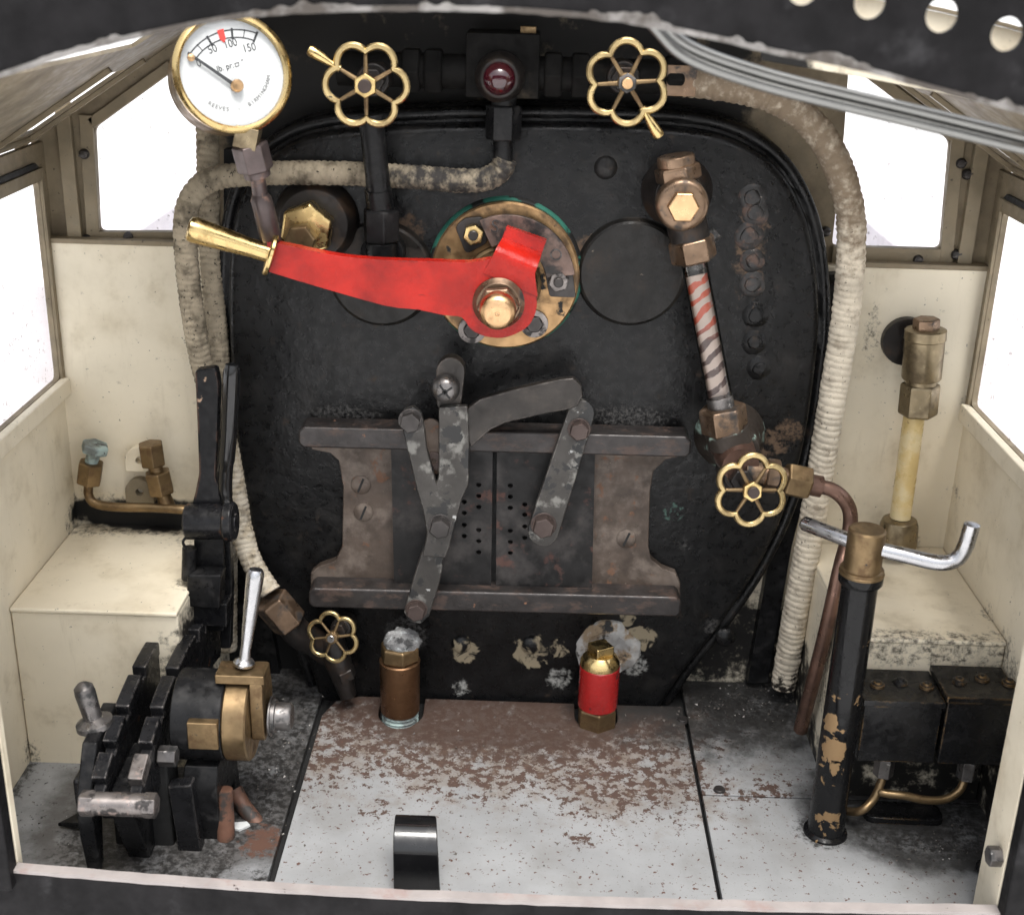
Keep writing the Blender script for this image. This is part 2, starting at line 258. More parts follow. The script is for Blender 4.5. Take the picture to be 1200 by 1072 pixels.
m_floordark = M('grey_grimy_floor_paint', (.22, .225, .23), .5, 0, bump=(.35, .35, .4), var=.14, spec=.4, layers=[
    dict(c=(.06, .056, .053), r=.6, s=.05, lo=.15, hi=.6, k=.5, d=12, ro=.7, a=.9, w=[('ball', (-124, -40, 0), 64, 44, (.95, .7, 1)), ('ball', (-165, -105, 0), 44, 24, (1, .6, 1))]),
    dict(c=(.020, .019, .018), r=.5, s=.32, lo=.38, hi=.58, k=.42, d=12, ro=.75, w=[('ball', (-122, -25, 0), 72, 46, (.9, .75, 1)), ('ball', (-160, -110, 0), 38, 24, (1, .6, 1)), ('ball', (-105, -150, 0), 4, 24), ('ball', (-236, -90, 0), 3, 10, (1, .1, 1))]),
    dict(c=(.085, .042, .028), r=.8, s=.22, lo=.36, hi=.5, k=.45, d=11, ro=.7, w=[('ball', (-111, -122, 0), 6, 18)]),
    dict(c=(.04, .036, .033), r=.8, s=.5, lo=.62, hi=.68, d=9), dict(c=(.03, .03, .03), r=.8, s=.12, lo=.68, hi=.71)])
m_under = M('black_underframe', (.008, .008, .008), .7)
m_sill = M('pinkish_sill_paint', (.29, .262, .25), .4, 0, bump=(.2, .2, .4), var=.1, layers=[
    dict(c=(.26, .16, .14), r=.5, s=.06, lo=.55, hi=.7, a=.5), dict(c=(.05, .03, .03), r=.7, s=.15, lo=.66, hi=.70), dict(c=(.6, .05, .04), r=.5, s=.05, lo=.72, hi=.74)])
m_hook = M('gloss_black_paint', (.006, .006, .0065), .16, 0, coat=.15, layers=[dict(c=(.3, .28, .28), r=.5, s=.35, lo=.76, hi=.78)])
m_tube = M('yellowed_plastic_tube', (.62, .46, .20), .3, 0, var=.12, vs=.05, layers=[dict(c=(.66, .58, .38), r=.3, s=.05, lo=.45, hi=.6, a=.6), dict(c=(.25, .15, .06), r=.5, s=.35, lo=.67, hi=.72, a=.7)])
m_mudbrass = M('brown_heated_brass', (.19, .105, .055), .36, .85, bump=(.3, .12, .3), var=.2, layers=[dict(c=(.09, .045, .02), r=.45, m=.8, s=.08, lo=.46, hi=.7, a=.8), dict(c=(.5, .36, .22), r=.4, m=.7, s=.5, lo=.7, hi=.76)])
m_ash = M('grey_ash_crust', (.20, .20, .20), .95, 0, bump=(.6, 1, 1.2), var=.4, layers=[dict(c=(.42, .44, .44), r=1, s=.3, lo=.5, hi=.65), dict(c=(.035, .035, .036), r=.9, s=.15, lo=.53, hi=.62)])
m_lime = M('white_lime_crust', (.42, .41, .39), .9, 0, bump=(.5, .8, .8), var=.3, layers=[dict(c=(.30, .22, .14), r=.9, s=.06, lo=.52, hi=.60, d=9), dict(c=(.03, .03, .03), r=.8, s=.12, lo=.56, hi=.64, d=9)])
m_debris = M('ash_grit', (.10, .09, .08), .9, 0, layers=[dict(c=(.45, .43, .40), r=.9, s=.09, lo=.55, hi=.6)])
m_lub = M('oily_black_box_paint', (.0085, .0085, .009), .24, 0, spec=.3, bump=(.3, .15, .3), var=.3, layers=[
    dict(edge=1.3, s=.06, c=(.36, .22, .09), r=.4, m=.8, lo=.48, hi=.56), dict(c=(.12, .11, .1), r=.6, s=.6, lo=.72, hi=.76)])
m_verdnut = M('pale_verdigris_nut', (.16, .18, .175), .6, .4, bump=(.4, .3, .3), layers=[dict(c=(.34, .43, .41), r=.8, s=.12, lo=.42, hi=.6), dict(c=(.05, .05, .05), r=.6, s=.2, lo=.6, hi=.66)])
m_ground = M('pale_gravel', (.70, .695, .69), .9, 0, var=.1, vs=.002)
m_tank = M('pale_tank_paint', (.74, .70, .74), .5, 0, var=.06)

def pane_mat():
    t = NT('dusty_clear_pane'); tr = t.n('ShaderNodeBsdfTransparent'); df = t.n('ShaderNodeBsdfTranslucent'); gl = t.n('ShaderNodeBsdfGlossy')
    df.inputs['Color'].default_value = (.9, .9, .9, 1); gl.inputs['Roughness'].default_value = .08
    m1 = t.n('ShaderNodeMixShader'); t.l(t.math('MULTIPLY', t.rng(t.noise(.06, 6), .45, .8), .06), m1.inputs[0]); t.l(tr.outputs[0], m1.inputs[1]); t.l(df.outputs[0], m1.inputs[2])
    sp = t.n('ShaderNodeBsdfDiffuse'); sp.inputs['Color'].default_value = (.25, .19, .12, 1); m3 = t.n('ShaderNodeMixShader')
    t.l(t.math('MULTIPLY', t.rng(t.noise(.35, 8), .62, .74), .6), m3.inputs[0]); t.l(m1.outputs[0], m3.inputs[1]); t.l(sp.outputs[0], m3.inputs[2]); m1 = m3
    m2 = t.n('ShaderNodeMixShader'); m2.inputs[0].default_value = .04; t.l(m1.outputs[0], m2.inputs[1]); t.l(gl.outputs[0], m2.inputs[2])
    t.l(m2.outputs[0], t.out.inputs[0]); return t.m
m_pane = pane_mat()
def glass_mat():
    t = NT('water_gauge_glass'); tr = t.n('ShaderNodeBsdfTransparent'); gl = t.n('ShaderNodeBsdfGlossy'); gl.inputs['Roughness'].default_value = .06
    fr = t.n('ShaderNodeFresnel'); fr.inputs['IOR'].default_value = 1.5; tr.inputs['Color'].default_value = (.93, .92, .9, 1)
    m2 = t.n('ShaderNodeMixShader'); t.l(fr.outputs[0], m2.inputs[0]); t.l(tr.outputs[0], m2.inputs[1]); t.l(gl.outputs[0], m2.inputs[2]); t.l(m2.outputs[0], t.out.inputs[0]); return t.m
m_glass = glass_mat()

# ------------------------------------------------------------------ mesh builder
def cr(pts, k=6, closed=False):
    pts = [Vector(p) for p in pts]; n = len(pts); out = []
    rngi = n if closed else n-1
    for i in range(rngi):
        a = pts[(i-1) % n] if closed or i > 0 else pts[0]*2-pts[1]
        b = pts[i]; c = pts[(i+1) % n]; d = pts[(i+2) % n] if closed or i+2 < n else pts[-1]*2-pts[-2]
        for j in range(k):
            t = j/k
            out.append(.5*((2*b)+(c-a)*t+(2*a-5*b+4*c-d)*t*t+(3*b-a-3*c+d)*t**3))
    if not closed: out.append(pts[-1])
    return out
def resample(pts, step):
    out = [pts[0]]; acc = 0
    for a, b in zip(pts, pts[1:]):
        L = (b-a).length; s = step-acc
        while s <= L and L > 0: out.append(a.lerp(b, s/L)); s += step
        acc = (L-(s-step)) if L > 0 else acc
    out.append(pts[-1]); return out
def basis(n):
    n = Vector(n).normalized(); h = Vector((0, 0, 1)) if abs(n.z) < .9 else Vector((1, 0, 0))
    u = h.cross(n).normalized(); v = n.cross(u); return u, v, n

class MB:
    def __init__(s): s.v = []; s.f = []; s.m = []
    def add(s, vs, fs, mi=0):
        k = len(s.v); s.v += [Vector(v) for v in vs]
        for f in fs: s.f.append([i+k for i in f]); s.m.append(mi)
        return s
    def box(s, a, b, mi=0):
        x0, y0, z0 = a; x1, y1, z1 = b
        return s.add([(x0, y0, z0), (x1, y0, z0), (x1, y1, z0), (x0, y1, z0), (x0, y0, z1), (x1, y0, z1), (x1, y1, z1), (x0, y1, z1)],
                     [(0, 1, 2, 3), (4, 5, 6, 7), (0, 1, 5, 4), (1, 2, 6, 5), (2, 3, 7, 6), (3, 0, 4, 7)], mi)
    def obox(s, c, u, v, n, mi=0):        # half vectors
        c, u, v, n = map(Vector, (c, u, v, n))
        vs = [c+u*a+v*b+n*d for d in (-1, 1) for a, b in ((-1, -1), (1, -1), (1, 1), (-1, 1))]
        return s.add(vs, [(0, 1, 2, 3), (4, 5, 6, 7), (0, 1, 5, 4), (1, 2, 6, 5), (2, 3, 7, 6), (3, 0, 4, 7)], mi)
    def lathe(s, o, ax, prof, n=28, rot=0.0, mi=0, sq=1.0):
        o = Vector(o); u, v, w = basis(ax); vs = []; fs = []; k = len(prof)
        for d, r in prof:
            for i in range(n):
                a = 2*math.pi*i/n+rot; vs.append(o+w*d+u*(r*math.cos(a))+v*(r*sq*math.sin(a)))
        for j in range(k-1):
            for i in range(n):
                fs.append((j*n+i, j*n+(i+1) % n, (j+1)*n+(i+1) % n, (j+1)*n+i))
        if prof[0][1] > 0: fs.append(tuple(range(n)))
        if prof[-1][1] > 0: fs.append(tuple((k-1)*n+i for i in range(n)))
        return s.add(vs, fs, mi)
    def cyl(s, a, b, r, r2=None, n=24, mi=0, ch=0.0):
        a, b = Vector(a), Vector(b); L = (b-a).length; r2 = r if r2 is None else r2
        pr = [(0, r), (L, r2)] if not ch else [(0, r-ch), (ch, r), (L-ch, r2), (L, r2-ch)]
        return s.lathe(a, b-a, pr, n, 0, mi)
    def hex(s, a, b, r, mi=0, rot=0.0, n=6):
        a, b = Vector(a), Vector(b); L = (b-a).length; c = min(.09*r, L*.25)
        return s.lathe(a, b-a, [(0, r-c), (c, r), (L-c, r), (L, r-c)], n, rot, mi)
    def sph(s, o, r, n=20, mi=0, ax=(0, 0, 1), sq=1.0):
        pr = [(-math.cos(math.pi*i/12)*r*sq, max(0, math.sin(math.pi*i/12)*r)) for i in range(13)]
        pr[0] = (pr[0][0], .01*r); pr[-1] = (pr[-1][0], .01*r)
        return s.lathe(o, ax, pr, n, 0, mi)
    def tube(s, path, r, n=14, closed=False, mi=0, rf=None, inner=None, sec=None):
        path = [Vector(p) for p in path]; k = len(path); vs = []; fs = []
        T = []
        for i in range(k):
            a = path[i-1] if (i > 0 or closed) else path[i]; b = path[(i+1) % k] if (i < k-1 or closed) else path[i]
            T.append((b-a).normalized())
        u = basis(T[0])[0]
        for i in range(k):
            u = (u-T[i]*u.dot(T[i])).normalized(); w = T[i].cross(u)
            for j in range(n):
                a = 2*math.pi*j/n; rr = r[i] if isinstance(r, (list, tuple)) else r
                if rf: rr *= rf(i, a)
                vs.append(path[i]+u*(rr*math.cos(a))+w*(rr*math.sin(a)))
        for i in range(k if closed else k-1):
            i2 = (i+1) % k
            for j in range(n): fs.append((i*n+j, i*n+(j+1) % n, i2*n+(j+1) % n, i2*n+j))
        if not closed: fs += [tuple(range(n)), tuple((k-1)*n+j for j in range(n))]
        return s.add(vs, fs, mi)
    def plate(s, loops, f3, t0, t1, mi=0, side=None):
        side = mi if side is None else side
        flat = [p for L in loops for p in L]; N = len(flat)
        vs = [f3(a, b, t0) for a, b in flat]+[f3(a, b, t1) for a, b in flat]
        if len(loops) == 1: caps = [tuple(range(N))]
        else: caps = [tuple(t) for t in tessellate_polygon([[Vector((a, b, 0)) for a, b in L] for L in loops])]
        k = len(s.v); s.add(vs, caps+[tuple(i+N for i in c) for c in caps], mi)
        o = 0; fs = []
        for L in loops:
            n = len(L)
            for i in range(n): fs.append((o+i, o+(i+1) % n, o+(i+1) % n+N, o+i+N))
            o += n
        for f in fs: s.f.append([i+k for i in f]); s.m.append(side)
        return s
    def pxz(s, loops, yf, yb, mi=0, side=None):     # outline in the upright plane y = yf, given thickness back to yb
        L2 = [[(V(a, b, yf).x, V(a, b, yf).z) for a, b in L] for L in loops]
        return s.plate(L2, lambda a, b, t: Vector((a, t, b)), yf, yb, mi, side)
    def build(s, name, mats, parent=None, bev=.3, loc=None, sharp=38, segs=2):
        mats = mats if isinstance(mats, (list, tuple)) else [mats]
        off = Vector(loc) if loc is not None else (root_loc(parent) if parent else Vector((0, 0, 0)))
        bm = bmesh.new(); bv = [bm.verts.new((v-off)*S) for v in s.v]
        for f, mi in zip(s.f, s.m):
            try: q = bm.faces.new([bv[i] for i in f]); q.material_index = mi; q.smooth = True
            except ValueError: pass
        bmesh.ops.remove_doubles(bm, verts=bm.verts, dist=1e-7)
        bmesh.ops.recalc_face_normals(bm, faces=bm.faces)
        me = bpy.data.meshes.new(name); bm.to_mesh(me); bm.free()
        me.set_sharp_from_angle(angle=math.radians(sharp))
        for m in mats: me.materials.append(m)
        o = bpy.data.objects.new(name, me); COL.objects.link(o)
        if parent: o.parent = parent
        else: o.location = off*S
        if bev:
            b = o.modifiers.new('bevel', 'BEVEL'); b.width = bev*S; b.segments = segs; b.limit_method = 'ANGLE'; b.angle_limit = math.radians(40); b.harden_normals = True
        return o
def root_loc(o):
    while o.parent: o = o.parent
    return o.location/S
def tag(o, label, cat, group=None, kind=None):
    o['label'] = label; o['category'] = cat
    if group: o['group'] = group
    if kind: o['kind'] = kind
    return o
def thing(name, label, cat, loc, group=None):
    o = bpy.data.objects.new(name, None); COL.objects.link(o); o.location = Vector(loc)*S; o.empty_display_size = .01
    return tag(o, label, cat, group)
def circ(cx, cy, r, n=20, a0=0.0, ry=None):
    ry = r if ry is None else ry
    return [(cx+r*math.cos(a0+2*math.pi*i/n), cy+ry*math.sin(a0+2*math.pi*i/n)) for i in range(n)]
def rounded(pts, r, k=5):               # round every corner of a 2-D outline
    out = []; n = len(pts); P = [Vector(p) for p in pts]
    for i in range(n):
        a, b, c = P[i-1], P[i], P[(i+1) % n]
        d = min(r, (a-b).length*.48, (c-b).length*.48)
        p = b+(a-b).normalized()*d; q = b+(c-b).normalized()*d
        for j in range(k+1):
            t = j/k; out.append(tuple((p*(1-t)**2+b*2*t*(1-t)+q*t*t)))
    return out
def bolt_y(mb, px, py, y0, y1, r, mi=0, rot=.3): mb.hex((V(px, py, y1).x, y0, V(px, py, y1).z), V(px, py, y1), r, mi, rot)
Yn = Vector((0, -1, 0)); Zn = Vector((0, 0, 1)); Xn = Vector((1, 0, 0))
def text_mb(mb, s, o, u, v, n, size, t=.12, mi=0, align='CENTER', xs=1.0):
    cu = bpy.data.curves.new('t', 'FONT'); cu.body = s; cu.size = size; cu.align_x = align; cu.align_y = 'CENTER'; cu.extrude = t
    ob = bpy.data.objects.new('t', cu); COL.objects.link(ob)
    dg = bpy.context.evaluated_depsgraph_get(); me = ob.evaluated_get(dg).to_mesh()
    vs = [o+u*(q.co.x*xs)+v*q.co.y+n*(q.co.z+t) for q in me.vertices]
    mb.add(vs, [tuple(p.vertices) for p in me.polygons], mi)
    bpy.data.objects.remove(ob); bpy.data.curves.remove(cu)

# ================================================================== SETTING
g = MB().add([(-2e5, -2e5, -330), (2e5, -2e5, -330), (2e5, 2e5, -330), (-2e5, 2e5, -330)], [(0, 1, 2, 3)]).build('ground', m_ground, bev=0)
g['kind'] = 'structure'
WL, WR = -236.0, 222.0
# --- floor: three plates over a black underframe
fl = MB().box((WL, -176, -9), (WR, 30, -5)).build('floor', m_under, bev=0, loc=(0, -80, -9)); fl['kind'] = 'structure'
def slot(px, py, hw, hl):
    c = Z(px, py, 0); pts = [(c.x-hw, -2.5), (c.x-hw, c.y-hl+hw)]
    for i in range(1, 12): a = math.pi+math.pi*i/12; pts.append((c.x+hw*math.cos(a), c.y-hl+hw+hw*math.sin(a)))
    pts += [(c.x+hw, c.y-hl+hw), (c.x+hw, -2.5)]; return pts
s1 = slot(468, 845, 11.6, 4.5); s2 = slot(699, 845, 11.2, 7.5)
out = [(-101, -176), (88, -176), (88, -2)]+s2[::-1]+s1[::-1]+[(-84, -2.5), (-96, -8), (-101, -22)]
pf = lambda a, b, t: Vector((a, b, t))
o = MB().plate([out], pf, 0, -4).build('centre_plate', m_floor, fl, bev=.4); o['label'] = 'white centre floor plate with brown rust patches'
MB().box((90, -77.6, -4), (WR, 26, -.3)).build('side_plate', m_floor, fl, bev=.4)
MB().box((90, -176, -4), (WR, -79.2, 0)).build('side_plate', m_floor, fl, bev=.4)
o = MB().box((WL, -176, -4.5), (-104.5, 26, -1)).build('side_plate', m_floordark, fl, bev=.4); o['label'] = 'sooty grey floor plate on the left'
sb = MB()
for px, py in ((843, 925), (800, 843)): c = Z(px, py, 0); sb.cyl((c.x, c.y, -1), (c.x, c.y, .9), 3.2, 2.6, n=14)
sb.build('floor_screw', m_bolt, fl)

# --- front wall of the cab
fw = thing('front_wall', 'cream front wall of the cab behind the boiler with two spectacle windows', 'wall', (-7, 25, 0))
MB().box((WL-4, 25, -6), (WR+4, 32, 234)).build('lower_panel', m_cream, fw, bev=.6)
YU = 33.0
wl = [(117, 271), (111, 150), (205, 82), (242, 56), (242, 271)]
wr = [(1102, 291), (1113, 165), (995, 76), (989, 162), (975, 288)]
toxz = lambda L, y: [(V(a, b, y).x, V(a, b, y).z) for a, b in L]
xz = lambda a, b, t: Vector((a, t, b))
wl2, wr2 = toxz(wl, YU), toxz(wr, YU)
rooft = [(WL-6, 283), (-165, 333), (-120, 360), (-60, 378), (0, 384), (60, 378), (106, 360), (151, 333), (WR+6, 283)]
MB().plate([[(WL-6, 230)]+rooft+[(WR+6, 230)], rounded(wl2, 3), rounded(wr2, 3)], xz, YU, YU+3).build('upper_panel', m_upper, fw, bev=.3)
def bar2(mb, a, b, w, y0, y1, side=1):          # a flat strip along a->b, on the outer side of an opening
    a, b = Vector(a), Vector(b); d = (b-a).normalized(); n = Vector((-d.y, d.x))*side
    q = [a, b, b+n*w, a+n*w]; mb.plate([[tuple(p) for p in q]], xz, y0, y1)
for w2, sg, scr in ((wl2, 1, ((150, 278), (98, 181), (101, 281))), (wr2, -1, ((968, 272), (1076, 305), (1127, 192), (1134, 205), (1121, 299)))):
    fr = MB()
    lo, hi, tp = Vector(w2[0]), Vector(w2[1]), Vector(w2[2])
    bar2(fr, lo+Vector((0, -8)), hi+Vector((0, 6)), 6.5, YU-2, YU, sg)
    bar2(fr, w2[-1], w2[0], 8, YU-2.2, YU, 1 if sg < 0 else 1) if False else None
    a, b = sorted((w2[0], w2[-1])); fr.plate([[(a[0], a[1]), (b[0], b[1]), (b[0], b[1]-8.5), (a[0], a[1]-8.5)]], xz, YU-2.4, YU)
    bar2(fr, hi, tp, 5, YU-2, YU, sg)
    x0 = lo.x-sg*15; fr.box((min(x0, x0+sg*7), YU-4, 234), (max(x0, x0+sg*7), YU, hi.y+12))
    f = fr.build('window_frame', m_creamdirtyshade, fw, bev=.4)
    s_ = MB()
    for px, py in scr:
        c = V(px, py, YU-3); s_.lathe(c+Vector((0, 1.5, 0)), Yn, [(0, 2.6), (1.2, 2.5), (2.2, 1.7), (2.5, .01)], 14)
        s_.obox(c+Vector((0, -1, 0)), (2.2, 0, .8), (-.15, 0, .35), (0, .3, 0))
    s_.build('screw', m_bolt, f, bev=0)
    c = [(Vector(p)) for p in w2]
    MB().plate([[tuple(p) for p in c]], xz, YU+1.0, YU+2.0).build('window_pane', m_pane, fw, bev=0)
# dark joint and ledge strip under each window, black channel beside the boiler
MB().box((WL-2, 24.2, 233.5), (-160, 33, 236)).box((150, 24.2, 233.5), (WR+2, 33, 236)).build('window_ledge', m_creamdirtyshade, fw, bev=.5)
MB().pxz([[(962, 322), (990, 322), (972, 470), (928, 640), (900, 800), (876, 800), (904, 640), (950, 470)]], 18, 25.2).build('edge_channel', m_black, fw)
MB().pxz([[(262, 175), (282, 175), (286, 560), (330, 800), (262, 800), (262, 560)]], 19, 25.2).build('edge_channel', m_black, fw)

# --- side walls with windows
def side_wall(x, xo, name, label, ztop, zb, zt, yf, sgn):
    t = thing(name, label, 'wall', (x, -70, 0), 'cab side walls')
    yz = lambda a, b, q: Vector((q, a, b))
    op = [(yf, zb), (yf, zt), (-128, zt), (-128, zb)]
    MB().plate([[(-173.7, -6), (40, -6), (40, zb-9.5), (-173.7, zb-9.5)]], yz, x, xo).build('wall_panel', m_cream, t, bev=0)
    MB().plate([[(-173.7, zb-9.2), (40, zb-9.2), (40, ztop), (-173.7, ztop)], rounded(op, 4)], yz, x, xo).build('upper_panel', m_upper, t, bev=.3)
    i = -sgn
    fr = MB()
    fr.plate([[(yf+3.5, zb-7), (yf+3.5, zt+6), (yf, zt+6), (yf, zb-7)]], yz, x+i*1.8, x)
    fr.plate([[(yf, zt+6), (-128, zt+6), (-128, zt), (yf, zt)]], yz, x+i*1.8, x)
    fr.build('window_frame', m_creamdirtyshade, t, bev=.4)
    MB().plate([[(yf+2, zb), (-140, zb), (-140, zb-9), (yf+2, zb-9)]], yz, x+i*4.5, x+.01*i).build('window_sill', m_cream, t, bev=.8)
    MB().plate([[(yf-1, zt+6.5), (-128, zt+6.5), (-128, zt+9), (yf-5, zt+9)]], yz, x+i*1.4, x+i*.1).build('window_channel', m_under, t, bev=0)
    MB().plate([[(yf, zb), (yf, zt), (-128, zt), (-128, zb)]], yz, xo-sgn*1.5, xo-sgn*.7).build('window_pane', m_pane, t, bev=0)
    return t
lw = side_wall(WL, WL-3, 'side_wall', 'cream cab side wall left of the reversing lever, with a big window', 281, 165, 264, 22, -1)
rw = side_wall(WR, WR+3, 'side_wall', 'cream cab side wall right of the yellow tube, with a big window', 281, 167, 263.5, 19, 1)

# --- seat boxes (side ledges)
def seat(x0, x1, yf, zt, label):
    b = MB().box((x0, yf, -5), (x1, 24.6, zt-2.5)).box((x0, yf-1.2, zt-2.4), (x1, 24.6, zt))
    return tag(b.build('side_ledge', m_cream, loc=((x0+x1)/2, -25, 0), bev=1.0), label, 'ledge', 'cream side ledges')
seat(WL+.3, -158, -69.5, 84, 'cream box ledge in the cab corner, to the left of the reversing lever')
seat(150, WR-.3, -75, 86, 'cream box ledge on the right, standing above two black oil boxes')

# --- rear sheet: sill, jambs
rs = thing('rear_sheet', 'black rear sheet with pale sill crossing the bottom of the cab', 'panel', (0, -176, 0))
bw = lambda x: (7.0 if x < 0 else 3.2)*(x/200)**2
MB().plate([[(x, 16.9+bw(x)) for x in range(-260, 251, 10)]+[(250, -160), (-260, -160)]], xz, -178.2, -173.8).build('sheet', m_roofblack, rs, bev=.8)
sl = MB(); N = 60
prof = [(-173.6, 18.0), (-173.6, 16.6), (-178.4, 16.6), (-178.4, 18.0)]
vs = []; fs = []
for i in range(N+1):
    x = -199+394*i/N; h = .5*mnoise.noise((x*.06, 3, 1))+.35*mnoise.noise((x*.25, 9, 1)); bow = (7.0 if x < 0 else 3.2)*(x/200)**2
    for q, (y, z) in enumerate(prof): vs.append((x, y-(.6*mnoise.noise((x*.12, 1, 7)) if q > 1 else 0), z+(h+bow if z > 17.5 else bow)))
for i in range(N):
    for j in range(4): fs.append((i*4+j, i*4+(j+1) % 4, i*4+4+(j+1) % 4, i*4+4+j))
sl.add(vs, fs+[(0, 1, 2, 3), tuple(N*4+j for j in range(4))]).build('sill', m_sill, rs, bev=0)
for x0, x1 in ((195, 250), (-260, -199)):
    MB().box((x0, -182, 17.2), (x1, -174.2, 300)).build('jamb', m_roofblack, rs, bev=1)
    xi = x0 if x0 > 0 else x1; d = 1 if x0 > 0 else -1
    MB().box((min(xi, xi+d*2), -173.6, -3), (max(xi, xi+d*2), -152 if d > 0 else -169, 300)).build('jamb_flange', m_cream, rs, bev=.5)
c = X(1172, 1003, 195); hb = MB().hex((195.5, c.y, c.z), (190, c.y, c.z), 4.2, rot=.2); hb.build('hex_bolt', m_dsteel, rs)
hb = MB().sph(Z(1154, 1016, 3), 4).build('grease_lump', m_lub, rs, bev=0)

# --- roof
rf = thing('cab_roof', 'arched cab roof across the top, black outside with peeling lower edge and drilled holes', 'roof', (0, -90, 380))
arch_px = [(-60, 112), (0, 90), (60, 70), (100, 58), (190, 37), (300, 18), (450, 11), (600, 13), (700, 21), (760, 30), (850, 48), (900, 60), (1000, 79), (1100, 106), (1200, 132), (1260, 150)]
YA = -215.0
arch = [(p.x, p.z) for p in (V(a, b, YA) for a, b in arch_px)]
arch = [(-235, 292), (-200, 314)]+arch+[(185, 318), (228, 290)]
arch = [(q.x, q.y) for q in cr([Vector((a, b, 0)) for a, b in arch], 6)]
holes = []
for px, py, r in ((1018, 3, 4.4), (1102, 18, 4.6), (1178, 40, 4.6), (940, -14, 4.5), (860, -28, 4.5), (780, -38, 4.5)):
    c = V(px, py, YA); holes.append(circ(c.x, c.z, r, 24))
top = [(240, 292), (240, 420), (-245, 420), (-245, 292)]
MB().plate([arch+top]+holes, xz, YA-2, YA).build('rear_arch', m_roofblack, rf, bev=.3)
edge = MB(); vs = []; fs = []
EP = resample([Vector((a, YA, b)) for a, b in arch], 1.2)
for i, p in enumerate(EP):
    up = 1.0+max(0, 5.0*(mnoise.noise((p.x*.055, 2.2, 0))-.12)+1.6*mnoise.noise((p.x*.3, 5, 0)))
    dn = .5+.35*mnoise.noise((p.x*.2, 8, 3)); th = 2.9+.5*mnoise.noise((p.x*.4, 1, 3))
    vs += [p+Vector((0, .6, -dn)), p+Vector((0, -th, -dn)), p+Vector((0, -th, up)), p+Vector((0, .6, up))]
for i in range(len(EP)-1):
    for j in range(4): fs.append((i*4+j, i*4+(j+1) % 4, i*4+4+(j+1) % 4, i*4+4+j))
edge.add(vs, fs).build('peeling_edge', m_flake, rf, bev=0)
ribp = [V(a, b, -120) for a, b in ((900, -22), (1018, -2), (1102, 15), (1178, 33), (1245, 52))]
L_ = [(p.x, p.z) for p in ribp]+[(p.x, p.z-26) for p in ribp[::-1]]
MB().plate([L_], xz, -121.5, -119).build('roof_rib', m_cream, rf, bev=.3)
MB().plate([[(p.x, p.z+.2) for p in ribp]+[(p.x, p.z+1.6) for p in ribp[::-1]]], xz, -123.5, -117.5).build('rib_cap', m_roofin, rf, bev=.2)
# roof sheet as a folded profile; the two haunches carry a framed shutter each; the unseen crown is left open to let light in from above
prof = [(WL-8, 279.5), (-165, 331), (-120, 358), (-62, 376)]
def haunch(pr, mirror):
    mb = MB()
    q = pr
    n0 = Vector((-(q[1][1]-q[0][1]), 0, (q[1][0]-q[0][0]))).normalized()
    if n0.z < 0: n0 = -n0
    o = Vector((q[0][0], 0, q[0][1])); uu = Vector((q[1][0]-q[0][0], 0, q[1][1]-q[0][1])); L = uu.length; uu = uu/L
    f3 = lambda a, b, t: o+uu*a+Vector((0, b, 0))+n0*t
    op = [(16, -34), (70, -34), (70, 10), (16, 10)]
    mb.plate([[(0, YA-.5), (L, YA-.5), (L, 38), (0, 38)], op], f3, 0, 1.6)
    for a, b in zip(q[1:], q[2:]):
        a, b = Vector((a[0], 0, a[1])), Vector((b[0], 0, b[1])); d = (b-a); nn = Vector((-d.z, 0, d.x)).normalized(); nn = nn if nn.z > 0 else -nn
        ya_ = -45
        mb.add([a+Vector((0, y, 0))+nn*t for t in (0, 1.6) for y in (ya_, 38)]+[b+Vector((0, y, 0))+nn*t for t in (0, 1.6) for y in (ya_, 38)], [(0, 1, 5, 4), (2, 3, 7, 6), (0, 4, 6, 2), (1, 3, 7, 5)])
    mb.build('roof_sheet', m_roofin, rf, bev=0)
    sh = MB().plate([[(12, -31.5), (72, -31.5), (72, 8.5), (12, 8.5)]], f3, 7, 9).build('roof_shutter', m_creamdirtyshade, rf, bev=.3)
    rb = MB()
    for b0 in (-38, 12): rb.plate([[(2, b0), (78, b0), (78, b0+2.6), (2, b0+2.6)]], f3, -2.2, -.02)
    rb.plate([[(8, -34), (12, -34), (12, 11), (8, 11)]], f3, -2.0, -.02)
    rb.build('shutter_rib', m_creamdirtyshade, rf, bev=.3)
haunch(prof, False)
haunch([(WR+8, 279.5), (151, 331), (106, 358), (48, 376)], True)
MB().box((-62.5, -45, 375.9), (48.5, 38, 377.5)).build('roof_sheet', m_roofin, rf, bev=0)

# --- bright steel grab rail under the roof edge
gr = [V(a, b, -188) for a, b in ((752, 6), (772, 30), (795, 54), (830, 72), (890, 92), (950, 108), (1060, 134), (1200, 168), (1300, 193))]
mb = MB()
for dz in (1.6, -1.85):
    mb.tube([p+Vector((0, 0 if dz > 0 else -.6, dz+.2)) for p in cr(gr, 8)], 1.75, n=24)
tag(mb.build('grab_rail', m_steelrail, loc=gr[4], bev=0), 'bright double steel grab rail slanting under the right part of the roof', 'rail')

# --- pale side tank tops outside
for x0, x1, lab in ((-330, -245, 'pale side tank outside, beyond the left spectacle window'), (232, 330, 'pale side tank outside, beyond the right spectacle window')):
    tag(MB().box((x0, 60, -250), (x1, 900, 205)).build('side_tank', m_tank, loc=((x0+x1)/2, 480, -250), bev=3), lab, 'tank', 'side tanks outside the cab')

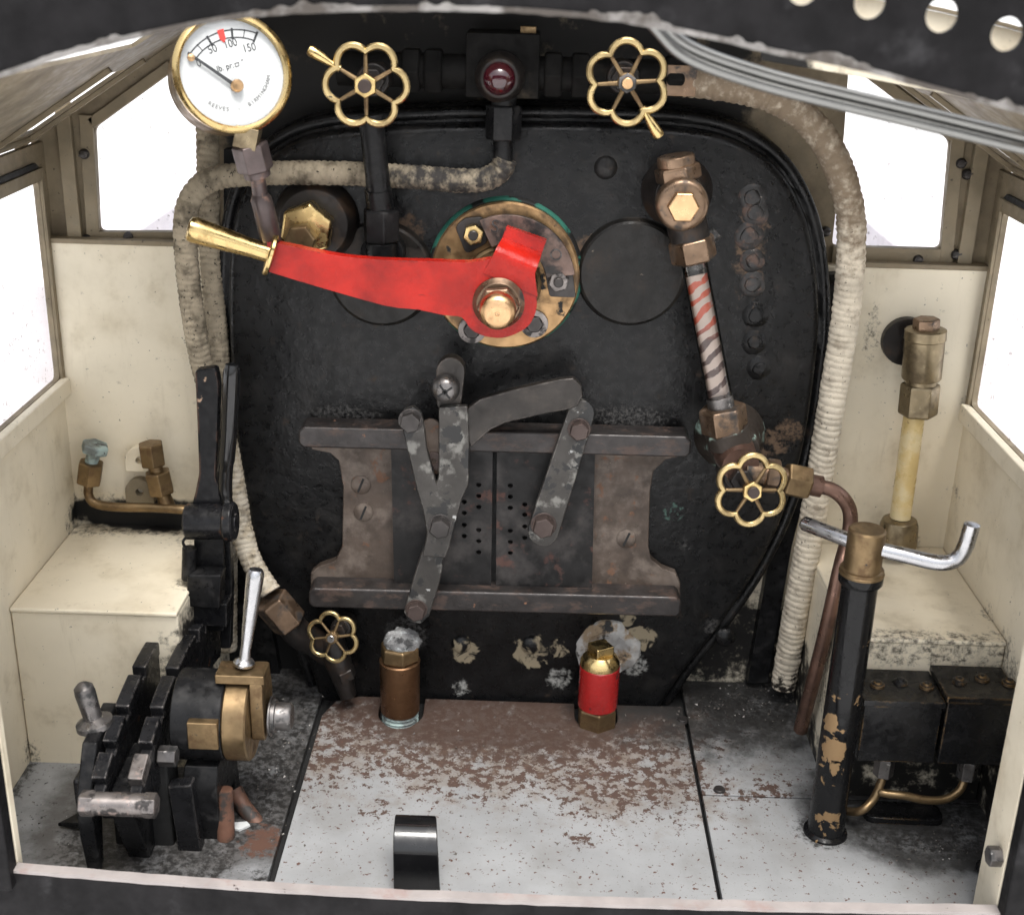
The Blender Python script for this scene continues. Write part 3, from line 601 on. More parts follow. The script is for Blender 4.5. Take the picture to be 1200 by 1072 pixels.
# ================================================================== BOILER BACKHEAD
bh = thing('boiler_backhead', 'big black boiler end plate filling the middle of the cab', 'boiler', (-5, 0, 0))
bp = [(385, 830), (365, 770), (325, 690), (298, 608), (283, 520), (277, 420), (276, 330), (282, 265), (300, 216), (335, 182), (385, 165), (480, 158), (590, 155), (700, 156), (790, 160), (850, 171), (900, 200), (930, 245), (946, 300), (952, 370), (948, 430), (935, 520), (912, 600), (880, 668), (835, 735), (795, 785), (765, 830)]
P2 = [Vector((V(a, b, 0).x, V(a, b, 0).z, 0)) for a, b in bp]; P2 = cr(P2, 5)
nr = []
for i in range(len(P2)):
    d = (P2[min(i+1, len(P2)-1)]-P2[max(i-1, 0)]).normalized(); nr.append(Vector((-d.y, d.x, 0)))
cen = Vector((-5, 140, 0)); sg = 1 if (P2[20]-cen).dot(nr[20]) > 0 else -1
loops = [(0, 0), (1.6, .5), (3.0, 1.8), (3.7, 4.5), (3.9, 8), (5.2, 8.4), (6.6, 6.8), (8.6, 6.6), (10.2, 8.0), (10.8, 11), (11, 27)]
vs = []; n = len(P2)
for off, y in loops:
    for p, m in zip(P2, nr):
        q = p+m*(off*sg); k = 1+.0; ofy = .35*mnoise.noise((q.x*.08, q.y*.08, off)) if 0 < off < 10.5 else 0
        vs.append((q.x, y+ofy, q.y))
fs = [tuple(range(n))]
for l in range(len(loops)-1):
    for i in range(n-1): fs.append((l*n+i, l*n+i+1, (l+1)*n+i+1, (l+1)*n+i))
MB().add(vs, fs).build('end_plate', m_back, bh, bev=0, sharp=60)
for px, py, r in ((740, 320, 24.5), (447, 322, 24)):
    c = V(px, py, -2); MB().lathe((c.x, .1, c.z), Yn, [(0, r+1.4), (.8, r+.5), (3.4, r), (4.3, r-1.1)], 56).build('cover_disc', m_disc, bh, bev=0)
for k, (px, py, w) in enumerate(((882, 232, 5), (886, 250, 5), (878, 277, 5.5), (882, 306, 4.5), (882, 334, 5), (886, 370, 5), (884, 402, 4.6), (890, 432, 4.6))):
    c = V(px, py, -1); mb = MB()
    mb.lathe((c.x, .1, c.z), Yn, [(0, w+1.5), (.5, w+.9), (.9, w*.75), (1.6, w*.7), (2.0, w*.5), (1.6, .01)], 12, rot=k)
    mb.v = [v+Vector((mnoise.noise(v*.3), 0, mnoise.noise(v*.3+Vector((9, 0, 0)))))*.9 for v in mb.v]
    o = mb.build('stay_head', [m_back if k in (5, 6, 7) else m_stay], bh, bev=0)
for px, py in ((710, 197), (540, 756), (622, 757), (850, 748)):
    mb = MB(); c = V(px, py, -1); mb.lathe((c.x, .2, c.z), Yn, [(0, 5.5), (1, 5), (2.2, 3.2), (2.8, .01)], 14)
    mb.build('stay_stub', m_back, bh, bev=0)

mb = MB(); c = V(713, 762, -2)
mb.lathe((c.x, .3, c.z), Yn, [(0, 17), (1.6, 16), (2.6, 12.5), (3.4, 11), (2.4, 9), (2.2, .01)], 48)
mb.v = [v+Vector((mnoise.noise(v*.13), .35*mnoise.noise(v*.3), mnoise.noise(v*.13+Vector((9, 0, 0)))))*3.0 for v in mb.v]
mb.build('lime_crust', m_lime, bh, bev=0)
# ================================================================== STEAM MANIFOLD
c0 = V(585, 93, -22); zc = c0.z
mf = thing('steam_manifold', 'sooty steam manifold pipe above the boiler with a dark red bead at its centre', 'manifold', (c0.x, 0, zc-12))
mb = MB(); xa, xb = V(395, 95, -4).x, V(808, 92, -4).x
mb.cyl((xa, -2, zc+1), (xb, -2, zc+1), 7.5, n=28)
for x in (V(482, 95, -4).x, V(508, 95, -4).x, V(648, 95, -4).x, V(680, 95, -4).x, V(790, 95, -4).x): mb.hex((x-4, -2, zc+1), (x+4, -2, zc+1), 10.5)
mb.box((c0.x-15, -11, zc-9), (c0.x+17, 20, zc+18))
mb.build('manifold_body', m_sootmetal, mf, bev=.6)
o = MB().lathe((c0.x, -12, zc), Yn, [(0, 11), (3, 10.5), (6, 9.2), (8, 8.4), (8.6, 7.6), (8.6, 6.2)], 28).build('bead_socket', m_darkbronze, mf)
MB().sph((c0.x, -19.5, zc), 7.2, 26, ax=Yn).build('red_bead', m_bead, mf, bev=0)
MB().lathe((c0.x, -17.5, zc), Yn, [(0, 7.6), (1.5, 7.7), (2.5, 7.0)], 28).build('bead_ring', m_brassdull, mf)
c = V(590, 145, -10); mb = MB(); mb.hex((c.x, -10, c.z-7), (c.x, -10, c.z+8), 8.0, rot=.5); mb.cyl((c.x, -10, c.z-20), (c.x, -10, c.z-6), 4.4); mb.cyl((c.x, -10, c.z+7), (c.x, -10, zc-8), 5.5)
mb.build('union_nut', m_black, mf)
c = V(619, 42, 0); MB().box((c.x-3.5, -4, c.z-4), (c.x+3.5, 3, c.z+4)).build('top_plug', m_brassdull, mf)
c = V(790, 96, -4); MB().box((c.x-4, -11, zc-6), (c.x+9, 5, zc+7)).build('outlet_union', m_bronze, mf)

# ================================================================== HAND WHEELS
def wheel(mb, c, n, R, a0, thick=1.0, spokes=True):
    """six-lobed pierced hand wheel. material 0 = bright rim, 1 = dark inside"""
    c = Vector(c); n = Vector(n).normalized()
    u = Vector((1, 0, 0)); u = (u-n*u.dot(n)).normalized(); v = u.cross(-n) if False else n.cross(u)
    if v.z < 0: v = -v
    pts = []
    d, ro = .60, .40
    for k in range(6):
        th = a0+math.radians(30)+k*math.pi/3; cc = (d*math.cos(th), d*math.sin(th))
        # arc limits where neighbouring lobes meet
        half = math.acos(max(-1, min(1, (0-0)))) if False else None
        cusp = d*math.cos(math.pi/6)+math.sqrt(ro*ro-(d*.5)**2)
        A = th-math.pi/6; px, py = cusp*math.cos(A)-cc[0], cusp*math.sin(A)-cc[1]; s0 = math.atan2(py, px)
        A = th+math.pi/6; qx, qy = cusp*math.cos(A)-cc[0], cusp*math.sin(A)-cc[1]; s1 = math.atan2(qy, qx)
        while s1 < s0: s1 += 2*math.pi
        for j in range(12):
            s = s0+(s1-s0)*(j+.5)/12 if 0 else s0+(s1-s0)*j/12
            pts.append((cc[0]+ro*math.cos(s), cc[1]+ro*math.sin(s)))
    k = len(pts); w = .084*R*thick; h = .10*R*thick
    P = [c+u*(a*R)+v*(b*R) for a, b in pts]
    NN = []
    for i in range(k):
        t = (P[(i+1) % k]-P[i-1]).normalized(); q = t.cross(n).normalized()
        if q.dot(P[i]-c) < 0: q = -q
        NN.append(q)
    sec = [(1, .55), (.55, 1), (-.55, 1), (-1, .55), (-1, -.7), (-.6, -1), (.6, -1), (1, -.6)]
    vs = []; 
    for p, q in zip(P, NN):
        for a, b in sec: vs.append(p+q*(a*w)+n*(b*h))
    m = len(sec); f0 = []; f1 = []
    for i in range(k):
        i2 = (i+1) % k
        for j in range(m):
            (f1 if j in (3, 4) else f0).append((i*m+j, i*m+(j+1) % m, i2*m+(j+1) % m, i2*m+j))
    kk = len(mb.v); mb.add(vs, f0, 0)
    for f in f1: mb.f.append([x+kk for x in f]); mb.m.append(1)
    for s in range(6):
        A = a0+s*math.pi/3; e = c+u*(math.cos(A)*cusp*R*.97)+v*(math.sin(A)*cusp*R*.97)+n*.1; b = c+u*(math.cos(A)*.16*R)+v*(math.sin(A)*.16*R)+n*.2
        mb.cyl(b, e, .07*R, .052*R, n=8, mi=2)
    mb.cyl(c-n*(.14*R), c+n*(.12*R), .24*R, n=22, mi=2, ch=.03*R)
    return u, v, cusp

def hand_valve(name, label, px, py, y, rpx, a0, handle=None, hub='brass', back=None, nrm=(0, -1, 0), group=None, stem=None):
    c = V(px, py, y); R = rpx/((F)/((c-CAM).dot(FW)))
    n = Vector(nrm).normalized(); base = c-n*(stem or 28)
    t = thing(name, label, 'valve', base, group)
    mb = MB(); u, v, cusp = wheel(mb, c, n, R, a0)
    hw = mb.build('handwheel', [m_wheel, m_black, m_brassdull], t, bev=.15)
    if handle is not None:
        A = handle; d = u*math.cos(A)+v*math.sin(A); e = c+d*(cusp*R)
        MB().lathe(e-d*1, d, [(0, 1.6), (1.5, 1.6), (3, 1.25), (R*.35, 1.7), (R*.62, 2.3), (R*.80, 2.45), (R*.86, 2.0), (R*.88, 1.0)], 16).build('wheel_handle', m_brass, hw, bev=0)
    hm = {'brass': (m_brass, m_boltbrown), 'copper': (m_dsteel, m_coppbright), 'steel': (m_brassdull, m_steel), 'brasscopper': (m_brass, m_boltbrown)}[hub]
    k = {'brass': .30, 'copper': .25, 'steel': .27, 'brasscopper': .28}[hub]
    MB().hex(c+n*(.10*R), c+n*(.24*R), k*R, rot=.5).build('hub_nut', hm[0], hw, bev=.2)
    MB().cyl(c+n*(.22*R), c+n*(.34*R), k*R*.55, n=16, ch=.2).build('stem_end', hm[1], hw, bev=0)
    st = MB(); st.cyl(c-n*(stem or 28), c, .13*R, n=16); st.hex(c-n*((stem or 28)*.55+3), c-n*((stem or 28)*.55-4), .34*R); st.cyl(c-n*((stem or 28)+6), c-n*((stem or 28)*.62), .42*R, n=22, ch=.6)
    st.build('spindle', m_darkbronze, t, bev=.3)
    return t, c, R
d2r = math.radians
hand_valve('steam_valve', 'brass pierced handwheel valve with its peg pointing up left, right of the pressure gauge', 429, 100, -44, 48, d2r(90), d2r(150), 'brass', stem=36, group='handwheel valves')
hand_valve('steam_valve', 'brass pierced handwheel valve with its peg pointing down right and a copper centre', 734.5, 97, -44, 47, d2r(5), d2r(305), 'copper', stem=36, group='handwheel valves')

# ================================================================== BLACK VERTICAL PIPE (left)
c = V(447, 268, -16)
vp = thing('steam_pipe', 'black upright pipe with a hexagon union, crossing in front of the lagged pipe', 'pipe', (c.x, -6, c.z-10))
a = V(434, 135, -20); b = V(443, 215, -18)
MB().tube(cr([a, V(438, 170, -20), b, V(446, 250, -16)], 6), 5.4, n=16).tube([V(443, 222, -17.5), V(446, 250, -16)], 6.2, n=16).build('pipe', m_black, vp, bev=0)
mb = MB(); mb.hex((c.x, -16, c.z-6), (c.x, -16, c.z+9), 8.6, rot=.25); mb.cyl((c.x, -16, c.z-16), (c.x, -16, c.z-6), 7.4, n=24); mb.cyl((c.x, -16, c.z-12), (c.x, 0, c.z-12), 10, n=24)
mb.build('union_nut', m_black, vp, bev=.5)

# ================================================================== LAGGED PIPES
def lagged(name, label, pts, r, mat, pitch=2.6, seed=0, amp=.10):
    path = resample(cr(pts, 10), .55)
    s = [0]
    for i in range(1, len(path)): s.append(s[-1]+(path[i]-path[i-1]).length)
    def rf(i, a):
        ph = (s[i]+1.6*mnoise.noise((s[i]*.11, seed, 1.3*math.cos(a))))/pitch+a/(2*math.pi)
        fr = ph % 1.0; b = math.sqrt(max(0, 1-(2*fr-1)**2))
        return 1+amp*(b-.75)+.045*mnoise.noise((s[i]*.22, math.cos(a)*1.2+seed*9, math.sin(a)*1.2))+.05*mnoise.noise((math.floor(ph)*3.7, seed, 1.5*math.cos(a)))
    mb = MB(); mb.tube(path, r, n=26, rf=rf)
    return tag(mb.build(name, mat, loc=pts[-1], bev=0, sharp=180), label, 'pipe', 'string-lagged pipes')
rp = [V(798, 96, -4), V(835, 99, -5), V(880, 107, -7), V(920, 122, -9), V(955, 150, -10), V(982, 195, -10), V(997, 255, -8), V(996, 320, -6), V(988, 390, -4), V(975, 470, -2), V(962, 550, 0), V(947, 640, 2), V(932, 720, 4), V(918, 803, 8)]
lagged('lagged_pipe', 'thick white string-lagged pipe curving down the right side of the boiler', rp, 6.5, m_lagw, 3.2, 1, .13)
lp = [V(592, 186, -10), V(586, 200, -10), V(568, 210, -10), V(540, 212, -9.5), V(490, 208, -9), V(440, 205, -8), V(390, 203, -8), V(330, 203, -9), V(280, 205, -10), V(245, 212, -12), V(224, 232, -14), V(217, 265, -14), V(220, 320, -13), V(228, 380, -12), V(240, 440, -10), V(263, 510, -9), V(275, 570, -10), V(284, 622, -12), V(296, 660, -16), V(317, 694, -22)]
lagged('lagged_pipe', 'string-lagged pipe bending left over the red lever and down behind the black lever', lp, 5.3, m_lagb, 2.9, 2, .15)
lp2 = [V(243, 148, 14), V(244, 210, 12), V(246, 280, 10), V(251, 350, 8), V(257, 420, 6), V(262, 500, 6), V(266, 600, 4), V(266, 760, 4)]
lagged('lagged_pipe', 'straight dirty lagged pipe beneath the pressure gauge beside the window', lp2, 5.2, m_lagb, 2.8, 3, .15)

# ================================================================== PRESSURE GAUGE
gc = V(272, 86, -58); GR = 67/(F/((gc-CAM).dot(FW)))
tc = (CAM-gc).normalized(); gn = (tc+RT*.19+UP*.16).normalized()
pg = thing('pressure_gauge', 'round white dial pressure gauge in a brass case, at the top left', 'gauge', gc-gn*26)
MB().lathe(gc-gn*24, gn, [(0, GR*.9), (1.5, GR*.97), (20, GR*.99), (24, GR*1.0)], 64).build('case', m_brassdull, pg, bev=.3)
bz = MB().lathe(gc, gn, [(-1, GR*.985), (-.5, GR*1.035), (2.2, GR*1.04), (3.4, GR*1.0), (3.9, GR*.955), (3.2, GR*.92), (1.2, GR*.905), (0.2, GR*.90)], 72)
bz.f = [f for f in bz.f if len(f) == 4]; bz.m = [0]*len(bz.f)
bz.build('bezel', m_brass, pg, bev=0)
dial_o = gc+gn*.4
D = lambda px, py: HP(px, py, dial_o+gn*.1, gn)
dl = MB().lathe(gc, gn, [(-.5, GR*.9), (.4, GR*.9)], 64).build('dial', m_dial, pg, bev=0)
hub = D(277, 101.5); 
du = (D(300, 64)-D(222, 70)); e0 = D(222, 66); e1 = D(299, 42)
ink = MB()
def seg(mb, a, b, w, t=.10): 
    d = (b-a).normalized(); q = d.cross(gn).normalized(); mb.obox((a+b)/2+gn*t*.5, (b-a)/2, q*(w/2), gn*t*.5)
A0 = math.atan2(101.5-64, 221-277); A1 = math.atan2(101.5-42, 300-277)
def dp(ang, r): return D(277+r*math.cos(ang), 101.5-r*math.sin(ang))
angs = [A0+(A1-A0)*i/6 for i in range(7)]
arcs = [A0+(A1-A0)*i/24 for i in range(25)]
for r in (66.5, 57.5):
    for a, b in zip(arcs, arcs[1:]): seg(ink, dp(a, r), dp(b, r), .42)
for i, a in enumerate(angs): seg(ink, dp(a, 67.5 if i % 2 else 68.5), dp(a, 57 if i % 2 else 55.5), .30 if i % 2 else .85)
ax_u = (D(290, 80)-D(250, 91)).normalized(); ax_v = gn.cross(ax_u)
def txt(mb, s, px, py, size, ang=0, xs=1.0):
    uu = ax_u*math.cos(ang)+ax_v*math.sin(ang); vv = gn.cross(uu); text_mb(mb, s, D(px, py), uu, vv, gn, size, .03, xs=xs)
for s, px, py, z, an in (('50', 249, 58, 4.4, .06), ('100', 270, 51.5, 4.4, 0), ('150', 292, 56.5, 4.4, -.05), ('0', 233, 75, 3.8, .1)): txt(ink, s, px, py, z, an, .85)
txt(ink, 'lb. pr.', 264, 79, 3.4, 0, .9)
qd = [D(276, 78.5), D(280.2, 77.3), D(279.6, 73.4), D(275.2, 74.6)]
for a, b in zip(qd, qd[1:]+qd[:1]): seg(ink, a, b, .22)
txt(ink, '"', 284.5, 73.5, 3.0)
ink.build('dial_marks', m_ink, dl, bev=0)
st = 'REEVES  -  BIRMINGHAM'; lm = MB()
for i, ch in enumerate(st):
    if ch == ' ': continue
    a = d2r(238)+d2r(112)*i/(len(st)-1); rr = 45.5
    p = D(270+rr*math.cos(a), 83-rr*math.sin(a)); rad = (p-D(270, 83)).normalized(); uu = rad.cross(gn); uu = -uu if uu.dot(ax_u*math.cos(a+math.pi/2)+ax_v*math.sin(a+math.pi/2)) < 0 else uu
    text_mb(lm, ch, p, uu, gn.cross(uu), gn, 2.3, .03)
lm.build('maker_lettering', m_greyink, dl, bev=0)
rm = MB(); aR = math.atan2(101.5-38, 259-277)
pts = [dp(aR+.06, 69), dp(aR-.05, 69), dp(aR-.055, 58), dp(aR, 53), dp(aR+.06, 58)]
rm.add([p+gn*t for t in (.1, .35) for p in pts], [(0, 1, 2, 3, 4), (5, 6, 7, 8, 9)]+[(i, (i+1) % 5, (i+1) % 5+5, i+5) for i in range(5)]); rm.build('red_mark', m_dialred, dl, bev=0)
nd = MB(); a, b = HP(277, 101.5, dial_o+gn*1.2, gn), HP(220, 62, dial_o+gn*1.2, gn); q = (b-a).normalized().cross(gn)
nd.add([a+q*.75, a-q*.75, b-q*.45, b+q*.45]+[x+gn*.3 for x in (a+q*.75, a-q*.75, b-q*.45, b+q*.45)], [(0, 1, 2, 3), (4, 5, 6, 7), (0, 1, 5, 4), (1, 2, 6, 5), (2, 3, 7, 6), (3, 0, 4, 7)])
nd.build('needle', m_ink, pg, bev=0)
MB().lathe(hub+gn*.4, gn, [(0, 2.5), (2.2, 2.5), (2.9, 2.0), (3.0, .01)], 22).build('needle_hub', m_coppbright, pg, bev=0)
c = D(223.5, 68.5); MB().lathe(c, gn, [(0, 1.4), (1.6, 1.4), (2.0, .01)], 14).build('stop_pin', m_coppbright, pg, bev=0)
# union and siphon below the gauge
a = V(285, 150, -66); b = V(297, 184, -58); k = V(303, 206, -52)
MB().obox(V(290, 161, -60), (4.6, 0, -1), (1, 0, 4.2), (0, 4, 0)).build('stem_block', m_olive, pg)
dd = (V(300, 203, -56)-V(292, 166, -58)).normalized(); MB().hex(V(292, 168, -58), V(300, 200, -56), 7.6, rot=.2).cyl(V(300, 199, -56), V(302, 207, -55.4), 5.6).build('union_nut', m_pipebrown, pg, bev=.5)
MB().tube(cr([V(301, 203, -55), V(304, 222, -53), V(305, 232, -52)], 4), 3.2, n=14).tube([V(305, 228, -52), V(306, 234, -52), V(309, 244, -51), V(316, 275, -46), V(319, 288, -30), V(324, 298, 2)], [3.6, 4.6, 4.7, 4.7, 4.6, 4.4], n=12).build('siphon_pipe', m_pipebrown, pg, bev=0)

# ================================================================== BRASS PLUG left
c = V(368, 262, -8)
bpg = thing('boiler_plug', 'big brass hexagon plug on the boiler just above the red lever', 'plug', (c.x, 0, c.z))
MB().lathe((c.x, .2, c.z), Yn, [(0, 20), (5, 19), (9, 16.5), (10, 15.5)], 40).build('boss', m_darkbronze, bpg, bev=.4)
c2 = V(358, 271, -20); MB().hex((c2.x, -9, c2.z), (c2.x, -20, c2.z), 12.6, rot=.35).build('hex_plug', m_brass, bpg, bev=.6)
c3 = V(351, 283, -28); MB().hex((c3.x, -19, c3.z), (c3.x, -28, c3.z), 7.2, rot=.1).build('inner_nut', m_brassdull, bpg, bev=.4)

# ================================================================== REGULATOR
rc = V(592, 323, -4)
rg = thing('regulator', 'red regulator lever with brass grip on a round bronze flange on the boiler', 'regulator', (rc.x, 0, rc.z))
MB().lathe((rc.x, .1, rc.z), Yn, [(0, 36.3), (1.6, 35.9), (2.6, 35.0)], 72).build('gasket', m_green, rg, bev=0)
MB().lathe((rc.x, -2.2, rc.z), Yn, [(0, 34.6), (3.2, 34.6), (4.0, 33.8)], 72).build('flange', m_flange, rg, bev=0)
yq = -13
cq = V(595, 331, yq); kq = F/((cq-CAM).dot(FW))
ro_, ri_ = 79/kq, 45/kq
def arcpts(r, a0, a1, n): return [(cq.x+r*math.cos(a0+(a1-a0)*i/n), cq.z+r*math.sin(a0+(a1-a0)*i/n)) for i in range(n+1)]
q = arcpts(ro_, d2r(8), d2r(116), 30)+arcpts(ri_, d2r(116), d2r(8), 24)
MB().plate([q], xz, yq, yq+3).build('quadrant', m_quad, rg, bev=.4)
for ft in (rounded([(533, 266), (544, 256), (566, 254), (572, 284), (562, 290), (546, 298)], 6), rounded([(638, 317), (670, 310), (675, 349), (644, 348)], 4)):
    MB().pxz([ft], -9, -6.2).build('quadrant_foot', m_bolt, rg, bev=.4)
for px, py, m in ((554.5, 276, m_brass), (654.5, 331, m_worntop)):
    mb = MB(); bolt_y(mb, px, py, -8, -13.5, 4.9); o = mb.build('nut', m, rg, bev=.3)
    c = V(px, py, -14); MB().cyl((c.x, -13, c.z), (c.x, -15.5, c.z), 2.3, n=14, ch=.3).build('stud', m_bolt, o, bev=0)
for ch, px, py, uv, sz in (('S', 580, 266, (1, 0, -.1), 8.5), ('O', 651, 299, (.75, 0, -.66), 7.5)):
    uu = Vector(uv).normalized(); mb = MB(); text_mb(mb, ch, V(px, py, yq-.1), uu, uu.cross(Yn)*-1 if uu.cross(Yn).z < 0 else uu.cross(Yn), Yn, sz, .12)
    mb.build('quadrant_letter', m_bolt, rg, bev=0)
# gland and inner boss
MB().lathe((rc.x-1, -4, rc.z-3), Yn, [(0, 18), (5, 18), (6, 16.5), (20, 12)], 36).build('gland', m_brassdull, rg, bev=.4)
for px, py, m in ((553, 388, m_worntop), (626, 381, m_worntop)):
    c = V(px, py, -9); mb = MB(); mb.lathe((c.x, -6, c.z), Yn, [(0, 6.6), (1.6, 6.6), (1.6, 3.9), (.2, 3.9)], 26); o = mb.build('washer', m, rg, bev=.2)
    MB().hex((c.x, -6.2, c.z), (c.x, -8.8, c.z), 4.2).build('washer_nut', m_bolt, o, bev=.3)
yl = -40
lev = [(318, 277), (345, 284), (400, 297), (450, 303), (510, 306), (545, 308), (562, 306), (574, 304), (590, 304), (606, 307), (619, 316), (626, 330), (629, 347), (628, 365), (620, 381), (605, 391), (588, 396), (568, 394), (552, 386), (541, 372), (520, 369), (490, 362), (455, 357), (400, 340), (355, 325), (318, 312)]
sm = [(q.x, q.y) for q in cr([Vector((V(a, b, yl).x, V(a, b, yl).z, 0)) for a, b in lev], 3)]
def lev3(a, b, t):                    # the arm sets forward towards its grip
    xx = (V(545, 340, yl).x-a)/80.0
    return Vector((a, t-(9*xx**1.3 if xx > 0 else 0), b))
lv = MB(); lv.plate([sm], lev3, yl, yl+6)
tabst = cr([Vector(q) for q in ((566, 320, -40.4), (577, 301, -40.6), (581, 292, -39.5), (586, 283, -35), (589, 278, -27), (590.5, 276, -18))], 3)
tabsr = cr([Vector(q) for q in ((630, 348, -40.4), (627, 323, -40.6), (630, 313, -39.5), (633.5, 302, -35), (635.5, 295, -27), (636, 292, -18))], 3)
vs = []; fs = []
for i_, (a, b) in enumerate(zip(tabst, tabsr)):
    A, B = V(*a), V(*b); q = V(*tabst[min(i_+1, len(tabst)-1)])-V(*tabst[max(i_-1, 0)])
    nn_ = q.cross(B-A).normalized(); nn_ = nn_ if nn_.y > 0 else -nn_
    vs += [A, B, B+nn_*5, A+nn_*5]
for i_ in range(len(tabst)-1):
    for j_ in range(4): fs.append((i_*4+j_, i_*4+(j_+1) % 4, i_*4+4+(j_+1) % 4, i_*4+4+j_))
lv.add(vs, fs+[(0, 1, 2, 3), tuple(4*(len(tabst)-1)+q for q in range(4))])
lo_ = lv.build('lever', m_red, rg, bev=2.2, segs=4)
a = lev3(V(321, 294, yl).x, V(321, 294, yl).z, yl+3); b0 = V(222, 268, a.y-6)
ax = (b0-a)
ax = ax.normalized(); Lh = (b0-a).length
MB().lathe(a+ax*1.2, ax, [(0, 4.2), (3, 4.2), (8, 4.1), (Lh*.55, 4.9), (Lh*.85, 5.5), (Lh-3, 5.6), (Lh-1.2, 5.1), (Lh-.4, 3.6), (Lh-.2, .01)], 28).build('grip', m_brass, lo_, bev=0)
MB().lathe(a-ax*.9, ax, [(0, 9.0), (.5, 9.6), (1.7, 9.6), (2.3, 9.0)], 36).build('grip_collar', m_brass, lo_, bev=0)
cn = V(583, 366, -56)
mb = MB(); mb.lathe((cn.x, yl+.4, cn.z), Yn, [(0, 11.5), (1.5, 11.5), (2.6, 10.6), (4.0, 9.6)], 36); mb.hex((cn.x, yl-5, cn.z), (cn.x, yl-10, cn.z), 9.6, rot=.1); mb.build('washer', m_bronze, rg, bev=.4)
MB().lathe((cn.x, yl-8, cn.z), Yn, [(0, 8.0), (7.5, 7.9), (9.5, 7.1), (10.6, 5.4), (11, 3.0), (11.0, 1.0), (10.6, .9), (10.2, .01)], 36).build('spindle_nut', m_coppbright, rg, bev=0)
MB().cyl((cn.x, -6, cn.z), (cn.x, yl+2, cn.z), 7).build('spindle', m_bronze, rg, bev=0)

# ================================================================== FIRE DOOR
c = V(578, 690, 0)
fd = thing('fire_door', 'dark steel sliding fire doors between two rails low on the boiler, with link levers', 'door', (c.x, 0, c.z))
fp = [(362, 524), (398, 524), (398, 545), (404, 560), (403, 640), (396, 655), (376, 662), (366, 672), (364, 692), (797, 704), (796, 684), (786, 672), (768, 667), (761, 655), (762, 560), (768, 545), (782, 536), (800, 532)]
pts = [(397, 540), (387, 531), (365, 527), (365, 515), (800, 525), (800, 534), (780, 539), (766, 552), (762, 575), (760, 640), (763, 655), (776, 666), (792, 672), (797, 684), (797, 700), (364, 690), (364, 672), (373, 664), (393, 657), (401, 640), (402, 570)]
MB().pxz([pts], -6, -.1).build('back_plate', m_plate, fd, bev=.6)
scr = MB()
for px, py in ((423, 568), (426, 600), (734, 631)):
    c = V(px, py, -6); scr.lathe((c.x, -5.8, c.z), Yn, [(0, 5.0), (.5, 5.0), (1.1, 4.2), (1.2, .01)], 20); scr.obox((c.x, -7, c.z), (1.4, 0, 3.6), (.5, 0, -.2), (0, .15, 0), 1)
scr.build('slotted_screw', [m_plate, m_under], fd, bev=0)
def rail(x0, y0, x1, y1, hpx, label):
    # px outline of the front face; 13 mm deep bar with chamfered ends
    a, b = V(x0, y0, -19), V(x1, y1, -19); h = hpx/2.42
    mb = MB(); L = [(a.x, a.z-h*.25), (a.x+2.5, a.z), (b.x-2.5, b.z), (b.x, b.z-h*.25), (b.x, b.z-h*.8), (b.x-2, b.z-h), (a.x+2, a.z-h), (a.x, a.z-h*.8)]
    mb.plate([L], xz, -19, -4); return mb.build('door_rail', m_rail, fd, bev=1.2, segs=3)
rail(349, 500, 811, 512, 26, '')
rail(361, 689, 799, 700, 27, '')
def holes_px(L, y, r=1.25):
    out = []
    for a, b in L:
        c = V(a, b, y); out.append(circ(c.x, c.z, r, 10))
    return out
hl = [(561, 568), (561, 581), (561, 594), (561, 621), (561, 634), (561, 647), (544, 588), (544, 601), (544, 615), (544, 628)]
hr = [(598, 569), (598, 582), (598, 595), (598, 622), (598, 635), (598, 648), (615, 591), (615, 603), (615, 617), (615, 630)]
yd = -11
MB().pxz([[(459, 520), (577, 524), (575, 690), (462, 688)]]+[[(V2[0], V2[1]) for V2 in []]][:0], yd, -6.1).build('door_leaf', m_door, fd, bev=.5) if False else None
for out_, hh in (([(458, 516), (577.5, 520), (575.5, 692), (462, 690)], hl), ([(582.5, 520), (697.5, 524), (693.5, 696), (581, 693)], hr)):
    lf = MB().pxz([out_], yd, -6.1).build('door_leaf', m_door, fd, bev=0)
    ct = MB()
    for a_, b_ in hh: c = V(a_, b_, yd); ct.cyl((c.x, yd-2, c.z), (c.x, -7.4, c.z), 1.3, n=12)
    ct = ct.build('cutter', m_under, fd, bev=0)
    bo = lf.modifiers.new('holes', 'BOOLEAN'); bo.object = ct; bo.solver = 'EXACT'; bo.operation = 'DIFFERENCE'
    bpy.context.view_layer.update(); me_ = bpy.data.meshes.new_from_object(lf.evaluated_get(bpy.context.evaluated_depsgraph_get()))
    lf.modifiers.clear(); me_.shade_flat(); lf.data = me_; bpy.data.objects.remove(ct)
MB().pxz([[(459, 517), (697, 525), (693, 694), (462, 690)]], -6.15, -6.05).build('door_void', m_under, fd, bev=0)
